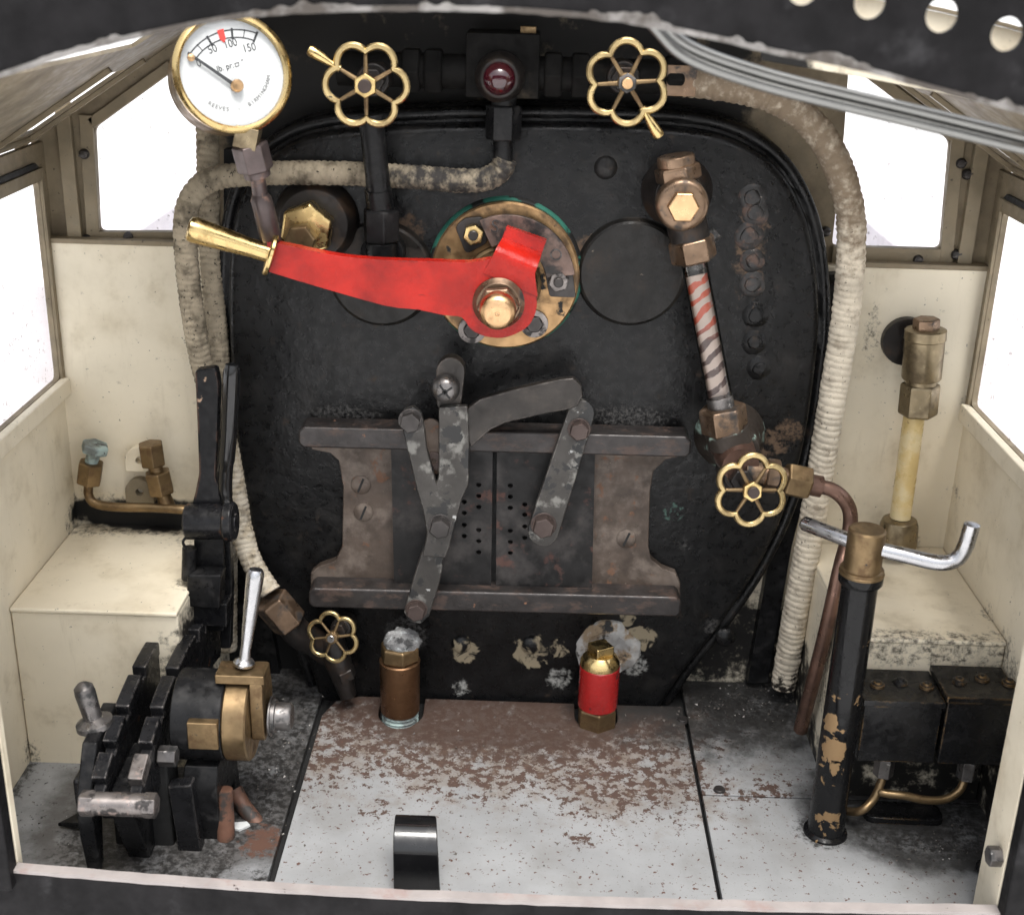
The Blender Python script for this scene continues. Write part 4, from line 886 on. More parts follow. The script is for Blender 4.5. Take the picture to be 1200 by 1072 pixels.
# linkage
def link(name, px, yf, yb, mat, bev=.7): return MB().pxz([px], yf, yb).build(name, mat, fd, bev=bev)
def strip(pxa, pxb, w0, w1=None, k=8):      # px outline of a bar with round ends
    a, b = Vector(pxa), Vector(pxb); w1 = w1 or w0; d = (b-a).normalized(); n = Vector((-d.y, d.x)); A = math.atan2(n.y, n.x); L = []
    for i in range(k+1): t = A+math.pi*i/k; L.append((a.x+w0*math.cos(t), a.y+w0*math.sin(t)))
    for i in range(k+1): t = A+math.pi+math.pi*i/k; L.append((b.x+w1*math.cos(t), b.y+w1*math.sin(t)))
    return L
link('link_arm', [(655, 445), (672, 443), (681, 452), (683, 464), (677, 476), (668, 480), (640, 485), (592, 496), (575, 504), (552, 524), (546, 512), (546, 480), (562, 468), (600, 457)], -27, -22.5, m_linkarm)
link('door_link', strip((681, 485), (637, 622), 16, 18.5), -23.4, -19.5, m_levermetal)
link('door_lever', strip((528, 436), (526, 470), 17, 15), -24.5, -17, m_linkarm)
link('link_plate', strip((490, 510), (515, 545), 9, 9)[:0] or strip((505, 505), (512, 545), 14, 11), -21.5, -19.5, m_plate)
yk = [(469, 492), (473, 481), (484, 477), (494, 484), (497, 500), (500, 526), (511, 566), (514, 558), (514, 478), (548, 476), (550, 520), (549, 568), (541, 586), (535, 608), (527, 640), (522, 654), (495, 652), (500, 625), (496, 600), (488, 572), (477, 525)]
link('door_lever', yk, -28.5, -24.6, m_levermetal)
link('door_lever', [(496, 640), (521, 645), (516, 680), (503, 722), (493, 731), (480, 729), (473, 718), (478, 700), (486, 672)], -25.6, -21.5, m_levermetal)
for px, py, y0, y1, r, m in ((480, 497, -28, -33, 5.0, m_bolt), (515, 621, -28, -33.5, 5.2, m_bolt), (679, 507, -23, -28, 4.7, m_boltbrown), (637, 620, -23, -28.5, 5.4, m_boltbrown), (487, 719, -25, -30, 4.8, m_boltbrown)):
    mb = MB(); bolt_y(mb, px, py, y0, y1, r); c = V(px, py, y0); mb.cyl((V(px, py, y1).x, y0+.3, V(px, py, y1).z), (V(px, py, y1).x, y0-.7, V(px, py, y1).z), r*1.18, n=22); mb.build('pivot_bolt', m, fd, bev=.4)
c = V(521, 461, -33); mb = MB(); mb.lathe((c.x, -24, c.z), Yn, [(0, 6.6), (3, 6.6), (5.5, 5.6), (7, 3.6), (7.3, 1.3), (6.0, 1.1)], 24)
for a_ in (.6, 2.2): mb.obox((c.x, -30.9, c.z), (math.cos(a_)*4, 0, math.sin(a_)*4), (-math.sin(a_)*.45, 0, math.cos(a_)*.45), (0, .4, 0), 1)
mb.build('crosshead_screw', [m_dsteel, m_under], fd, bev=0)
c = V(508, 540, -22); MB().lathe((c.x, -21, c.z), Yn, [(0, 4.8), (1.4, 4.6), (1.4, 1.6), (.3, 1.5)], 20).build('pivot_washer', m_boltbrown, fd, bev=0)

# ================================================================== WATER GAUGE
c = V(796, 235, -14)
wg = thing('water_gauge', 'slanting water gauge glass with red striped backing between two bronze fittings', 'water gauge', (c.x, 0, c.z-60))
mb = MB(); cb = V(793, 224, 0); mb.lathe((cb.x, .2, cb.z), Yn, [(0, 16.5), (3, 16), (6, 13), (14, 11)], 32)
cf = V(800.5, 242, -30); mb.cyl((cf.x, -4, cf.z), (cf.x, -24, cf.z), 10.2); mb.build('top_body', m_darkbronze, wg, bev=.5)
MB().lathe((cf.x, -20, cf.z), Yn, [(0, 10.5), (1, 11.6), (7, 11.6), (8.4, 10.8), (9, 9.8), (9.4, 8.6)], 36).build('front_collar', m_bronze, wg, bev=0)
MB().hex((cf.x, -28, cf.z), (cf.x, -33.5, cf.z), 7.1, rot=.0).build('hex_plug', m_coppbright, wg, bev=.4)
tp = V(792, 193, -16); mb = MB(); mb.hex(V(796, 212, -16), V(793, 194, -16), 10.4, rot=.3); mb.cyl(V(793, 196, -16), V(791.5, 182, -16), 8.4, ch=.6); mb.build('top_nut', m_bronze, wg, bev=.5)
g0, g1 = V(812, 300, -20), V(847, 486, -26)
gd = (g1-g0).normalized()
MB().cyl(V(803, 255, -18), V(811, 290, -20), 9.0).build('gland_body', m_darkbronze, wg)
MB().hex(V(809, 279, -20), V(814, 306, -20), 10.6, rot=.45).build('gland_nut', m_bronze, wg, bev=.6)
c = V(838, 275, -14); MB().cyl(V(826, 285, -14), V(840, 272, -14), 3.0).build('drain_screw', m_dsteel, wg)
MB().cyl(g0, g1, 5.9, n=28).build('glass_tube', m_glass, wg, bev=0)
def stripe_mat():
    t = NT('striped_gauge_backing'); b = t.n('ShaderNodeBsdfPrincipled'); t.l(b.outputs[0], t.out.inputs[0]); b.inputs['Roughness'].default_value = .35
    s = t.n('ShaderNodeSeparateXYZ'); t.l(t.P, s.inputs[0])
    v = t.math('ADD', t.math('MULTIPLY', s.outputs[0], .95), t.math('MULTIPLY', s.outputs[2], -1.0))
    v = t.math('ADD', v, t.math('MULTIPLY', t.noise(.10, 4), 9.0))
    w = t.math('SINE', t.math('MULTIPLY', v, 2*math.pi/8.4)); m = t.rng(w, .15, .45)
    up = t.where(('ax', 2, 208, 217)); dark = t.mixc(up, (.10, .055, .05), (.62, .10, .045))
    m = t.math('MULTIPLY', m, t.rng(t.noise(.25, 5), .25, .45))
    t.l(t.mixc(m, (.62, .50, .44), dark), b.inputs['Base Color']); return t.m
qd_ = gd.cross(Yn).normalized(); nn = qd_.cross(gd).normalized(); nn = nn if nn.y < 0 else -nn
bk = MB(); bk.obox((g0+g1)/2-nn*1.2, qd_*4.9, gd*((g1-g0).length/2-9), nn*.7); bk.build('striped_backing', stripe_mat(), wg, bev=0)
MB().cyl(g1-gd*9, g1, 6.2, n=24).build('tube_sleeve', m_dsteel, wg, bev=.2)
MB().hex(V(846, 476, -26), V(850, 506, -26), 11.2, rot=.5).build('gland_nut', m_bronze, wg, bev=.7)
b0 = V(856, 512, -4); mb = MB(); mb.lathe((b0.x, .2, b0.z), Yn, [(0, 17.5), (3, 17), (8, 14), (16, 12), (26, 11)], 32); mb.cyl(V(851, 502, -26), V(856, 520, -26), 10.5)
mb.build('bottom_body', m_verd, wg, bev=.5)
hv, wc, wR = hand_valve('gauge_drain_valve', 'brass pierced handwheel valve at the foot of the water gauge', 880, 574, -56, 42, d2r(0), None, 'brass', nrm=(.10, -.95, .12), stem=34, group='handwheel valves')
mb = MB(); mb.tube([V(856, 520, -18), V(862, 532, -28), V(868, 545, -38)], [10.5, 9.5, 8.6], n=24); mb.build('valve_neck', m_copper, wg, bev=0)
u0, u1, u2 = V(896, 556, -34), V(921, 561, -34), V(948, 567, -34)
MB().cyl(V(872, 551, -34), u1, 5.2).hex(V(896, 556, -34), V(912, 559, -34), 8.2, rot=.2).build('side_boss', m_bronze, hv)
MB().hex(u1-(u2-u1)*.05, u2, 8.3, rot=.62).build('union_nut', m_brassdull, hv, bev=.4)
dpth = [V(945, 567, -34), V(960, 570, -34), V(975, 574, -35), V(988, 584, -36), V(996, 600, -36), V(995, 625, -37), X(984, 668, 148.5), X(970, 730, 146), X(955, 790, 144.5), X(938, 855, 143.5)]
o = MB().tube(cr(dpth, 8), 3.5, n=18).tube([V(946, 567, -34), V(962, 570.3, -34)], 5.2, n=18).build('drain_pipe', m_copper, bev=0, loc=dpth[-1])
tag(o, 'bent brown copper drain pipe running down to the floor beside the white lagged pipe', 'pipe')

# ================================================================== LOWER LEFT VALVE
hv2, c_, R_ = hand_valve('feed_valve', 'small brass pierced handwheel valve low on the left near the floor', 390, 746, -30, 29.5, d2r(10), None, 'steel', nrm=(-.12, -.96, .2), stem=22, group='handwheel valves')
MB().hex(V(316, 702, -22), V(341, 731, -20), 9.4, rot=.4).build('union_nut', m_bronze, hv2, bev=.5)
MB().tube(cr([V(335, 724, -20), V(350, 742, -16), V(368, 752, -10), V(385, 765, -6)], 5), [7.4]*11+[7.2]*5, n=20).build('valve_body', m_darkbronze, hv2, bev=0)
mb = MB(); mb.tube([V(386, 745, -8), V(396, 775, -12), V(402, 795, -14), V(408, 815, -14)], [7, 7, 5.5, 4.5], n=18); mb.hex(V(400, 783, -13), V(404, 795, -13), 6.8); mb.build('valve_foot', m_darkbronze, hv2, bev=.3)

# ================================================================== WASHOUT PLUGS
f0 = Z(469, 842, 0); t = thing('washout_valve', 'brown brass cylinder with ash-crusted hexagon top standing in a floor slot', 'valve', (f0.x, f0.y, -4), 'washout valves in floor slots')
H = V(469, 772, f0.y).z
mb = MB().lathe((f0.x, f0.y, 5), Zn, [(0, 9.4), (1, 10.0), (H-5-2, 10.2), (H-5-.6, 10.4), (H-5, 9.8)], 40); mb.build('body', m_mudbrass, t, bev=0)
mb = MB(); 
for k in range(5): mb.lathe((f0.x, f0.y, -6+k*2.2), Zn, [(0, 8.6), (1.1, 9.5), (2.2, 8.6)], 30)
mb.build('thread', m_verdnut, t, bev=0)
MB().hex((f0.x, f0.y, H), (f0.x, f0.y, H+8.5), 10.3, rot=.26).build('hex_cap', m_brassdull, t, bev=.6)
mb = MB(); mb.lathe((f0.x+1, f0.y+2, H+8), Zn, [(0, 9.6), (3, 9.2), (5.5, 6.8), (7, .01)], 40)
mb.v = [v+Vector((mnoise.noise(v*.22), mnoise.noise(v*.25+Vector((7, 0, 0))), 1.2*mnoise.noise(v*.33+Vector((3, 3, 0)))))*1.5 for v in mb.v]; mb.build('ash_crust', m_ash, t, bev=0)
f1 = Z(699, 846, 0); t = thing('washout_valve', 'bright red cylinder with square brass top standing in a floor slot', 'valve', (f1.x, f1.y, -4), 'washout valves in floor slots')
zr0, zr1 = V(699, 826, f1.y).z, V(700, 778, f1.y).z
MB().lathe((f1.x, f1.y, zr0), Zn, [(0, 9.4), (.6, 10.2), (zr1-zr0-.5, 10.3), (zr1-zr0, 9.8)], 40).build('body', m_redplug, t, bev=0)
MB().hex((f1.x, f1.y, -6), (f1.x, f1.y, zr0), 10.6, rot=.05).build('hex_base', m_brassdull, t, bev=.6)
MB().lathe((f1.x, f1.y, zr1), Zn, [(0, 10.2), (2.4, 10.1), (5, 8.6), (6.4, 7.2)], 40).build('cap', m_brass, t, bev=0)
zc1 = zr1+6.2; a = .5; MB().obox((f1.x, f1.y, zc1+2.6), (5*math.cos(a), 5*math.sin(a), 0), (-5*math.sin(a), 5*math.cos(a), 0), (0, 0, 2.8)).build('square_head', m_brass, t, bev=.7)

# ================================================================== OIL UNIONS (left ledge)
yo = 12
t = thing('oil_union', 'brass oil union with pale green plug on a bent pipe, nearest the left wall', 'union', V(105, 590, yo), 'oil unions')
MB().hex(V(104, 566, yo), V(107, 541, yo), 6.6, rot=.2).build('union_body', m_brassdull, t, bev=.5)
MB().hex(V(110, 530, yo), V(112.5, 520, yo), 7.0, rot=.4).cyl(V(107, 542, yo), V(111, 528, yo), 3.4).build('plug', m_verdnut, t, bev=.4)
path = cr([V(104, 564, yo), V(104, 580, yo), V(112, 590, yo-1), V(135, 594, yo-2), V(180, 595, yo-3), V(215, 597, yo-4), V(240, 600, yo)], 8)
MB().tube(path, 2.4, n=14).build('oil_pipe', m_brassdull, t, bev=0)
t = thing('oil_union', 'pair of stacked brass hexagon nuts on the front wall, left of the black lever', 'union', V(192, 590, yo), 'oil unions')
MB().hex(V(190, 578, yo), V(184, 552, yo), 6.9, rot=.3).build('lower_nut', m_brassdull, t, bev=.5)
MB().hex(V(180, 545, yo), V(176, 519, yo), 6.6, rot=.3).cyl(V(184, 553, yo), V(180, 543, yo), 3.6).build('upper_nut', m_brassdull, t, bev=.5)
MB().cyl(V(190, 576, yo), V(197, 596, yo), 3.4, 4.4).build('stem', m_brassdull, t, bev=0)
t = thing('wall_bracket', 'cream rounded plates with dark bolt holes behind the stacked brass nuts', 'bracket', V(163, 590, 25))
for px, py in ((163, 540), (163, 577)):
    c = V(px, py, 20); mb = MB(); hole = circ(c.x, c.z, 2.0, 14)[::-1]
    ol = [(c.x+7.4*math.cos(a), c.z+7.4*math.sin(a)) for a in (math.pi*i/12 for i in range(13))]+[(c.x-7.4, c.z-6), (c.x+7.4, c.z-6)]
    mb.plate([ol, hole], xz, 20, 24.9); mb.build('lug', m_cream if py < 560 else m_creamdirtyshade, t, bev=.5)

# ================================================================== YELLOW TUBE FITTING (right)
yt = 8
b = V(1053, 628, yt); t = thing('sight_tube', 'yellowed plastic tube between two brass unions on the right front wall', 'tube', (b.x, yt, 86))
MB().cyl(V(1072, 482, yt), V(1055, 606, yt), 5.2, n=24).build('tube', m_tube, t, bev=0)
mb = MB(); mb.lathe(V(1051, 640, yt), V(1055, 602, yt)-V(1051, 640, yt), [(0, 9.5), (2, 9.8), (12, 9.6), (15, 8.6), (16, 6)], 30); mb.build('lower_union', m_olive, t, bev=.4)
MB().hex(V(1075, 486, yt), V(1079, 449, yt), 9.6, rot=.3).build('hex_union', m_olive, t, bev=.8)
a, b = V(1079, 450, yt), V(1085, 385, yt); MB().cyl(a, a+(b-a)*.12, 7.6).lathe(a+(b-a)*.10, b-a, [(0, 9.0), (.8, 9.5), ((b-a).length*.70, 9.5), ((b-a).length*.72, 10.0), ((b-a).length*.88, 9.8), ((b-a).length*.9, 8.4)], 32).build('upper_body', m_olive, t, bev=0)
MB().hex(V(1085, 388, yt), V(1086, 373, yt), 6.4, rot=.2).build('top_plug', m_bronze, t, bev=.4)
c = V(1062, 400, 22); MB().cyl((c.x, 25, c.z), (c.x, 20, c.z), 12, n=30).cyl((c.x+3, 22, c.z), (c.x+9, yt, c.z), 7).build('wall_flange', m_darkbronze, t, bev=.4)

# ================================================================== BRAKE COLUMN
bx, by = 143.3, -103.5
t = thing('brake_column', 'black chipped brake column with brass cap and bent steel cross handle', 'brake', (bx, by, 0))
zt = V(1018, 668, by).z
MB().lathe((bx, by, 0), Zn, [(0, 10.0), (1.0, 9.8), (2.0, 8.2), (zt-14, 7.6), (zt-6, 7.6), (zt-5, 8.8)], 40).build('column', m_colpaint, t, bev=0)
MB().lathe((bx, by, zt-6), Zn, [(0, 8.6), (1, 9.3), (4.6, 9.3), (5.4, 8.9)], 40).build('collar', m_colpaint, t, bev=0)
MB().lathe((bx, by, zt-1.6), Zn, [(0, 9.36), (.9, 9.5), (1.3, 9.1)], 40).build('collar_ring', m_brassdull, t, bev=0)
zcap = zt+1; ztop = V(1023, 620, by).z
MB().lathe((bx, by, zt-.8), Zn, [(0, 9.0), (1.6, 9.1), (1.9, 8.0), (2.4, 7.8), (ztop-zt+.2, 7.8), (ztop-zt+1, 7.0)], 40).build('brass_cap', m_brassdull, t, bev=0)
zh = (zt+ztop)/2+1.5
hp = [Z(942, 613, zh+1), Z(1000, 632, zh), Vector((bx, by, zh))]
mb = MB(); L = Z(940, 612, zh+1.5); Rr = Z(1098, 659, zh-1.5)
mb.tube([L, L.lerp(Vector((bx, by, zh)), .04), Vector((bx, by, zh))], [2.4, 3.2, 3.2], n=18)
rb_ = [Vector((bx, by, zh)), Vector((bx, by, zh)).lerp(Rr, .5), Rr, V(1119, 656, Rr.y-.5), V(1130, 643, Rr.y-.5), V(1137, 622, Rr.y-.5), V(1139.5, 613, Rr.y-.5)]
mb.tube(cr(rb_, 6), [3.3]*36+[2.0], n=18); mb.build('cross_handle', m_steel, t, bev=0)

# ================================================================== LUBRICATOR BOXES
yb_ = -104
for lab, px0, px1, ky in (('black oily lubricator box right of the brake column', (1014, 822), (1106, 824), 0), ('black oily lubricator box in the corner against the right wall', (1112, 818), (1206, 826), 1)):
    a, b = V(*px0, yb_), V(*px1, yb_); x0, x1 = a.x, min(b.x, WR-2.5); z1 = a.z; z0 = V(1050, 893, yb_).z
    t = thing('lubricator_box', lab, 'oil box', ((x0+x1)/2, -90, z0), 'black lubricator boxes')
    MB().box((x0, yb_, z0), (x1, -78, z1-2)).build('tank', m_lub, t, bev=.6)
    ld = MB().box((x0-1, yb_-1.2, z1-1.8), (x1+.8, -77.5, z1+1.2)).build('lid', m_lub, t, bev=.5)
    mb = MB()
    for i in range(3):
        mb.lathe((x0+8+i*11, -92+3*(i % 2), z1+1.1), Zn, [(0, 3.4), (1, 3.2), (1.6, 2), (2.2, 1.8), (2.6, .01)], 12)
    mb.build('lid_screw', m_lub, t, bev=0)
    cx_ = V(1034 if ky == 0 else 1132, 910, yb_+6)
    MB().hex((cx_.x, yb_+6, z0-11), (cx_.x, yb_+6, z0-1), 4.6, rot=.3).build('union_nut', m_dsteel, t, bev=.5)
    MB().cyl((cx_.x, yb_+6, z0-3), (cx_.x, yb_+6, z0+1), 3).build('union_stem', m_lub, t, bev=0)
path = [V(1034, 912, yb_+6), V(1030, 925, yb_+4), V(1036, 929, yb_+2), V(1060, 932, yb_+1), V(1085, 937, yb_+1), V(1108, 936, yb_+2), V(1124, 926, yb_+4), V(1131, 912, yb_+6)]
o = MB().tube(cr(path, 8), 1.9, n=14).tube(cr([V(1030, 924, yb_+4), V(1022, 938, yb_+2), V(1008, 950, yb_), V(990, 950, yb_+10)], 6), 1.9, n=12).build('oil_pipe', m_brassdull, bev=0, loc=path[3])
tag(o, 'thin brass oil pipe curving under the two black lubricator boxes', 'pipe')
a, b = Z(1015, 958, 3), Z(1108, 962, 3)
tag(MB().plate([rounded([(a.x, a.y), (b.x, b.y), (b.x, b.y+13), (a.x, a.y+13)], 5)], pf, -.2, 3.4).build('drip_tray', m_lub, loc=(a.x, a.y, 0), bev=.6), 'flat oily black tray on the floor under the oil boxes', 'tray')

# ================================================================== FLOOR HOOK
hk = [(-153, -4), (-153, 4), (-152, 16), (-149.5, 22), (-145, 25.5), (-140, 26), (-136, 24.5), (-134, 21)]
pc = Z(490, 1033, 0); tx = pc.x; pts3 = cr([Vector((0, a, b)) for a, b in hk], 5)
hx0, hx1 = V(459, 985, -148).x, V(506, 985, -148).x
vs = []; fs = []
for i, p in enumerate(pts3):
    q = pts3[min(i+1, len(pts3)-1)]-pts3[max(i-1, 0)]; nrm = Vector((0, -q.z, q.y)).normalized()*1.3; k = 1-i/len(pts3); sh = 2.5*k
    ins = 2.2*max(0, (i-len(pts3)+5)/5)
    vs += [(hx0+sh*.6+ins, *(p+nrm)[1:]), (hx1+sh*1.8-ins, *(p+nrm)[1:]), (hx1+sh*1.8-ins, *(p-nrm)[1:]), (hx0+sh*.6+ins, *(p-nrm)[1:])]
for i in range(len(pts3)-1):
    for j in range(4): fs.append((i*4+j, i*4+(j+1) % 4, i*4+4+(j+1) % 4, i*4+4+j))
fs += [(0, 1, 2, 3), tuple(4*(len(pts3)-1)+j for j in range(4))]
tag(MB().add(vs, fs).build('pedal', m_hook, loc=(tx, -153, 0), bev=.5, sharp=50), 'glossy black bent strip rising from the white floor by the rear sill', 'pedal')

# ================================================================== REVERSER
rv = thing('reverser', 'black notched reversing gear with a tall lever and brass drum on the left floor', 'reversing lever', (-160, -90, -1))
RC = (-78, -110); RR = 176.5
def arc(y): return RC[1]+math.sqrt(max(0, RR*RR-(y-RC[0])**2))
yzp = lambda a, b, t: Vector((t, a, b))
def ang(y): return math.asin((y-RC[0])/RR)
def sector(x0, x1, name):
    mb = MB(); a0, a1 = ang(-157), ang(-6); L = []
    n = 40
    for i in range(n+1):
        a = a0+(a1-a0)*i/n; L.append((RC[0]+(RR-3.6)*math.sin(a), RC[1]+(RR-3.6)*math.cos(a)))
    for i in range(n, -1, -1):
        a = a0+(a1-a0)*i/n; r = RR-24-6*math.sin(math.pi*i/n); L.append((RC[0]+r*math.sin(a), RC[1]+r*math.cos(a)))
    mb.plate([L], yzp, x0, x1); o = mb.build('sector_plate', m_blackworn, rv, bev=.8)
    y = -160
    blocks = [(-152, -140.5), (-135.5, -122), (-117, -96.5), (-91, -60), (-54, -46), (-41.5, -34), (-29.5, -22), (-17.5, -10)]
    for k, (ya, yb) in enumerate(blocks):
        b = MB(); A, B = ang(ya), ang(yb); q = []
        for i in range(5): a = A+(B-A)*i/4; q.append((RC[0]+(RR+1.5)*math.sin(a), RC[1]+(RR+1.5)*math.cos(a)))
        for i in range(5): a = B+(A-B)*i/4; q.append((RC[0]+(RR-5.2)*math.sin(a), RC[1]+(RR-5.2)*math.cos(a)))
        b.plate([q], yzp, x0-.6, x1+.6); b.build('sector_tooth', m_worntop if k < 1 and name == 'a' else m_blackworn, rv, bev=.7)
sector(-158.5, -153.3, 'a'); sector(-173.5, -168.3, 'b')
# cross pin at the near end, feet and side cheeks
a = (-163, RC[1]+(RR-9)*math.cos(ang(-163)))
pc0, pc1 = V(100, 938, -160), V(180, 946, -160); pz = (pc0.z+pc1.z)/2
MB().cyl((pc0.x, -160, pz), (pc1.x, -160, pz), 4.8, n=26, ch=.8).hex((pc0.x-2, -160, pz), (pc0.x+4, -160, pz), 5.4).hex((pc1.x-4, -160, pz), (pc1.x+1.5, -160, pz), 5.3).build('cross_pin', m_worntop, rv, bev=.4)
mb = MB()
mb.plate([[(-136, -2), (-150, 30), (-152, 42), (-120, 44), (-92, 36), (-40, 38), (-22, 42), (-20, -2), (-60, -2), (-72, 24), (-108, 24), (-122, -2)]], yzp, -167.8, -158.2)
mb.build('frame', m_black, rv, bev=.8)
MB().pxz([[(196, 922), (224, 920), (240, 1022), (213, 1022)]], -131, -124).build('frame_leg', m_blackworn, rv, bev=.8)
MB().plate([[(-150, 2), (-154, 22), (-154, 40), (-140, 60), (-112, 62), (-110, 52), (-140, 40), (-146, 6)]], yzp, -181, -174.5).build('side_cheek', m_black, rv, bev=1)
MB().box((-176, -128, -2), (-150, -112, 42)).build('frame_block', m_under, rv, bev=1.2)
A_ = V(84, 914, -146)
MB().box((A_.x, -146, A_.z-13), (-174.6, -118, A_.z)).build('side_block', m_blackworn, rv, bev=1.5, segs=3)
# pointed foot on the floor
a, b, c = Z(68, 968, .5), Z(112, 952, .5), Z(120, 975, .5)
MB().add([a, b, c, a+Zn*2, b+Zn*5, c+Zn*5], [(0, 1, 2), (3, 4, 5), (0, 1, 4, 3), (1, 2, 5, 4), (2, 0, 3, 5)]).build('pointed_foot', m_black, rv, bev=.4)
# catch pin with collar on the left
p0 = V(126, 890, -126); p1 = V(111, 847, -126); p2 = V(96, 800, -126)
MB().lathe(p0, p2-p0, [(0, 4.6), ((p1-p0).length-2, 4.0)], 22).build('pin_stalk', m_bolt, rv)
dd = (p2-p1).normalized(); Lp = (p2-p1).length
MB().lathe(p1-dd*2, dd, [(0, 7.2), (.8, 8.0), (3, 7.8), (4.4, 5.4), (5, 3.9), (Lp-3, 4.4), (Lp, 4.0), (Lp+1.6, 2.2), (Lp+2, .01)], 26).build('catch_pin', m_dsteel, rv, bev=0)
# tall lever
yv = -34
lev_ = rounded([(228, 434), (253, 431), (257, 450), (255, 520), (253, 560), (264, 584), (270, 600), (222, 600), (228, 580), (233, 555), (231, 500)], 5)
MB().pxz([lev_], yv-3, yv+3).build('lever_blade', m_lever, rv, bev=1.0)
bs = V(246, 610, yv-6); l0, l1 = V(218, 611, yv-5), V(274, 611, yv-5)
MB().cyl(l0, l1, 8.6, n=30, ch=.8).build('pivot_boss', m_blackworn, rv, bev=.3)
MB().cyl(V(263, 611, yv-6), V(276, 611, yv-6), 9.6, n=30, ch=1).cyl(V(275, 612, yv-6), V(277.5, 612, yv-6), 4).build('pivot_cap', m_blackworn, rv, bev=.3)
MB().pxz([[(227, 618), (262, 618), (262, 740), (226, 740)]], yv-3, yv+4).build('lever_shank', m_black, rv, bev=.8)
MB().pxz([[(258, 628), (269, 628), (272, 690), (270, 760), (258, 760)]], yv+2, yv+8).build('lever_stay', m_black, rv, bev=.8)
MB().pxz([[(219, 674), (259, 674), (257, 714), (218, 711)]], yv-14, yv-3.2).build('latch_box', m_black, rv, bev=1)
MB().pxz([[(214, 708), (266, 708), (266, 735), (212, 732)]], yv-9, yv+6).build('latch_guide', m_blackworn, rv, bev=.8)
mb = MB(); mb.cyl(V(222, 642, yv-8), V(221, 678, yv-8), 3.4, n=18)
mb.tube(cr([V(219, 628, yv-10), V(214.5, 635, yv-11), V(218, 643, yv-10)], 5), .7, n=8); mb.build('latch_spring', m_black, rv, bev=0)
ht = cr([V(272, 427, yv-7), V(270, 470, yv-8), V(268, 510, yv-8), V(265, 545, yv-6), V(264, 575, yv-4), V(268, 598, yv-4)], 6)
MB().tube(ht, [3.0, 3.7]+[3.9]*8+[3.8]*8+[3.3]*8+[2.9]*5, n=18).build('latch_handle', m_hook, rv, bev=0)
# brass drum with crank
dc = X(298, 838, -116.5); dy, dz = dc.y, dc.z
def xcyl(x0, x1, r, y, z, ch=.5, n=48): return MB().cyl((x0, y, z), (x1, y, z), r, n=n, ch=ch)
rD = 52/(F/((dc-CAM).dot(FW)))
xcyl(-149, -127.2, rD*1.02, dy, dz).build('drum_housing', m_black, rv, bev=0)
xcyl(-127.1, -116.5, rD, dy, dz, .7).build('brass_drum', m_brassdull, rv, bev=0)
# crank arm on the drum face: upright web with a top ledge
tl = [(dy-8, dz-9), (dy+9, dz-9), (dy+13, dz+8), (dy+8, dz+rD+4.6), (dy-7.6, dz+rD+4.6), (dy-9, dz+10)]
MB().plate([rounded(tl, 4)], yzp, -116.3, -110.5).build('crank_web', m_brassdull, rv, bev=.7)
MB().box((-131, dy-8, dz+rD+.6), (-109.6, dy+5, dz+rD+5)).build('crank_ledge', m_brassdull, rv, bev=.6)
MB().lathe((-109.1, dy, dz), Xn, [(0, 7.5), (2.5, 7.5), (2.6, 6.3), (8.5, 6.1), (9.6, 5.2)], 28).lathe((-109.3, dy, dz), Xn, [(0, 9), (1, 9)], 28).build('shaft_end', m_dsteel, rv, bev=.3)
hb_ = V(285, 768, dy); hb_.z = dz+rD+6; htp = V(300, 667, dy+6)
dd = (htp-hb_).normalized(); Lh = (htp-hb_).length
MB().lathe(hb_, dd, [(0, 4.6), (1.2, 4.8), (2.4, 4.0), (3.2, 2.5), (8, 2.3), (Lh*.5, 3.0), (Lh*.9, 3.8), (Lh-1.5, 3.8), (Lh, 2.9), (Lh+.4, .01)], 26).build('crank_handle', m_steel, rv, bev=0)
# square brass block and bracket below the drum
a = V(218, 847, dy-rD-2); b = V(256, 879, dy-rD-2)
MB().box((a.x, dy-rD-2, b.z), (b.x, dy-8, a.z)).build('square_block', m_brassdull, rv, bev=.5)
MB().plate([[(dy-rD+2, -2), (dy-rD-1, 26), (dy-rD+4, 36), (dy+rD-6, 36), (dy+rD-2, 20), (dy+rD+2, -2), (dy+rD-8, -2), (dy+10, 10), (dy-10, 10), (dy-rD+9, -2)]], yzp, -145, -130).build('drum_bracket', m_black, rv, bev=.8)
c = V(207, 886, dy-rD-4); MB().hex((-153, c.y, c.z), (-145, c.y, c.z), 4.6).build('side_nut', m_dsteel, rv, bev=.5)
rl = MB(); rl.tube([V(262, 925, -118), V(264, 960, -120), V(266, 1005, -122)], 4.0, n=14); rl.tube([V(275, 925, -100), V(286, 945, -104), V(304, 968, -108)], 3.6, n=14); rl.build('rusty_rod', m_rustrod, rv, bev=0)
sp_ = Z(280, 967, 0)
tag(MB().plate([[(sp_.x-5, sp_.y-2), (sp_.x+1, sp_.y-3), (sp_.x+5, sp_.y+.5), (sp_.x+3, sp_.y+3), (sp_.x-3, sp_.y+2)]], pf, -.8, .2).build('paint_scrap', m_dial, loc=(sp_.x, sp_.y, -.8), bev=0), 'small white scrap on the sooty floor beside the reversing gear', 'scrap')

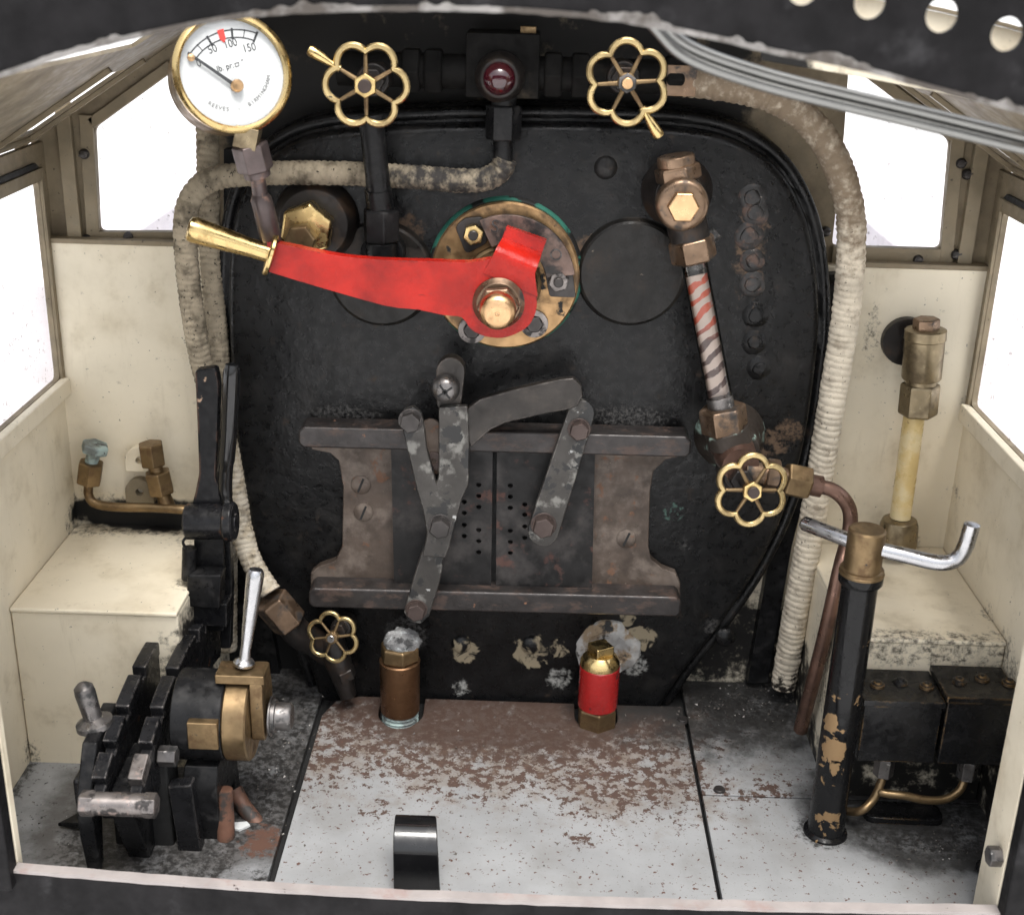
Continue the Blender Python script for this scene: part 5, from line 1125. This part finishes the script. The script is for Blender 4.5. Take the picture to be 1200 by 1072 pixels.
# ================================================================== ASH CRUMBS (uncountable grit)
mb = MB(); rr = random.Random(3)
def crumb(p, r):
    vs = [p+Vector((rr.uniform(-1, 1), rr.uniform(-1, 1), rr.uniform(-.2, 1)))*r for _ in range(5)]
    mb.add(vs, [(0, 1, 2), (0, 2, 3), (0, 3, 4), (0, 4, 1), (1, 2, 3), (1, 3, 4)])
for _ in range(650):
    k = rr.random()
    if k < .35: p = Vector((rr.gauss(132, 24), rr.gauss(4, 12), .1)); 
    elif k < .55: p = Vector((rr.gauss(-118, 14), rr.gauss(-60, 34), -.9))
    elif k < .65: p = Vector((rr.gauss(-205, 20), rr.gauss(-110, 25), -.9))
    elif k < .78: p = Vector((rr.uniform(-108, 80), rr.uniform(-17, -6), 149.4))
    elif k < .9: p = Vector((rr.gauss(200, 16), rr.gauss(-112, 10), .1))
    else: p = Vector((rr.uniform(-95, 85), rr.uniform(-150, -8), .1))
    if p.x > WR-3 or p.x < WL+3 or (p.y > 22): continue
    if p.z < 100 and p.x > -100 and p.x < 85 and p.y > -4: continue
    crumb(p, rr.choice((.35, .5, .7, 1.0)))
tag(mb.build('ash_crumbs', m_debris, loc=(0, -60, 0), bev=0), 'scattered ash and coal grit on the floor and door rail', 'ash', kind='stuff')

# ================================================================== LIGHT
w = bpy.data.worlds.new("World"); sc.world = w; w.use_nodes = True
nt = w.node_tree; nt.nodes.clear()
ow = nt.nodes.new('ShaderNodeOutputWorld'); bg = nt.nodes.new('ShaderNodeBackground'); sk = nt.nodes.new('ShaderNodeTexSky'); hs = nt.nodes.new('ShaderNodeHueSaturation')
sk.sky_type = 'NISHITA'; sk.sun_disc = False; sk.sun_elevation = math.radians(70); sk.sun_rotation = math.radians(165); sk.dust_density = 4; sk.air_density = 1.0; sk.ozone_density = 1
hs.inputs['Saturation'].default_value = .25
nt.links.new(sk.outputs[0], hs.inputs['Color']); nt.links.new(hs.outputs[0], bg.inputs[0]); bg.inputs[1].default_value = .12; nt.links.new(bg.outputs[0], ow.inputs[0])
sd = bpy.data.lights.new('sun', 'SUN'); sd.energy = 1.2; sd.angle = math.radians(24); sd.color = (1, .97, .92)
so = bpy.data.objects.new('sun', sd); COL.objects.link(so)
el, az = math.radians(70), math.radians(165)
dirv = Vector((math.sin(az)*math.cos(el), math.cos(az)*math.cos(el), math.sin(el)))
so.rotation_euler = dirv.to_track_quat('Z', 'Y').to_euler(); so.location = dirv*3
sc.view_settings.view_transform = 'Standard'; sc.view_settings.look = 'None'; sc.view_settings.gamma = 1; sc.view_settings.exposure = 1.38
sc.view_settings.use_curve_mapping = False
sc.cycles.max_bounces = 8; sc.cycles.diffuse_bounces = 5; sc.cycles.glossy_bounces = 4; sc.cycles.transparent_max_bounces = 12
sc.cycles.use_denoising = True; sc.cycles.caustics_reflective = False; sc.cycles.caustics_refractive = False
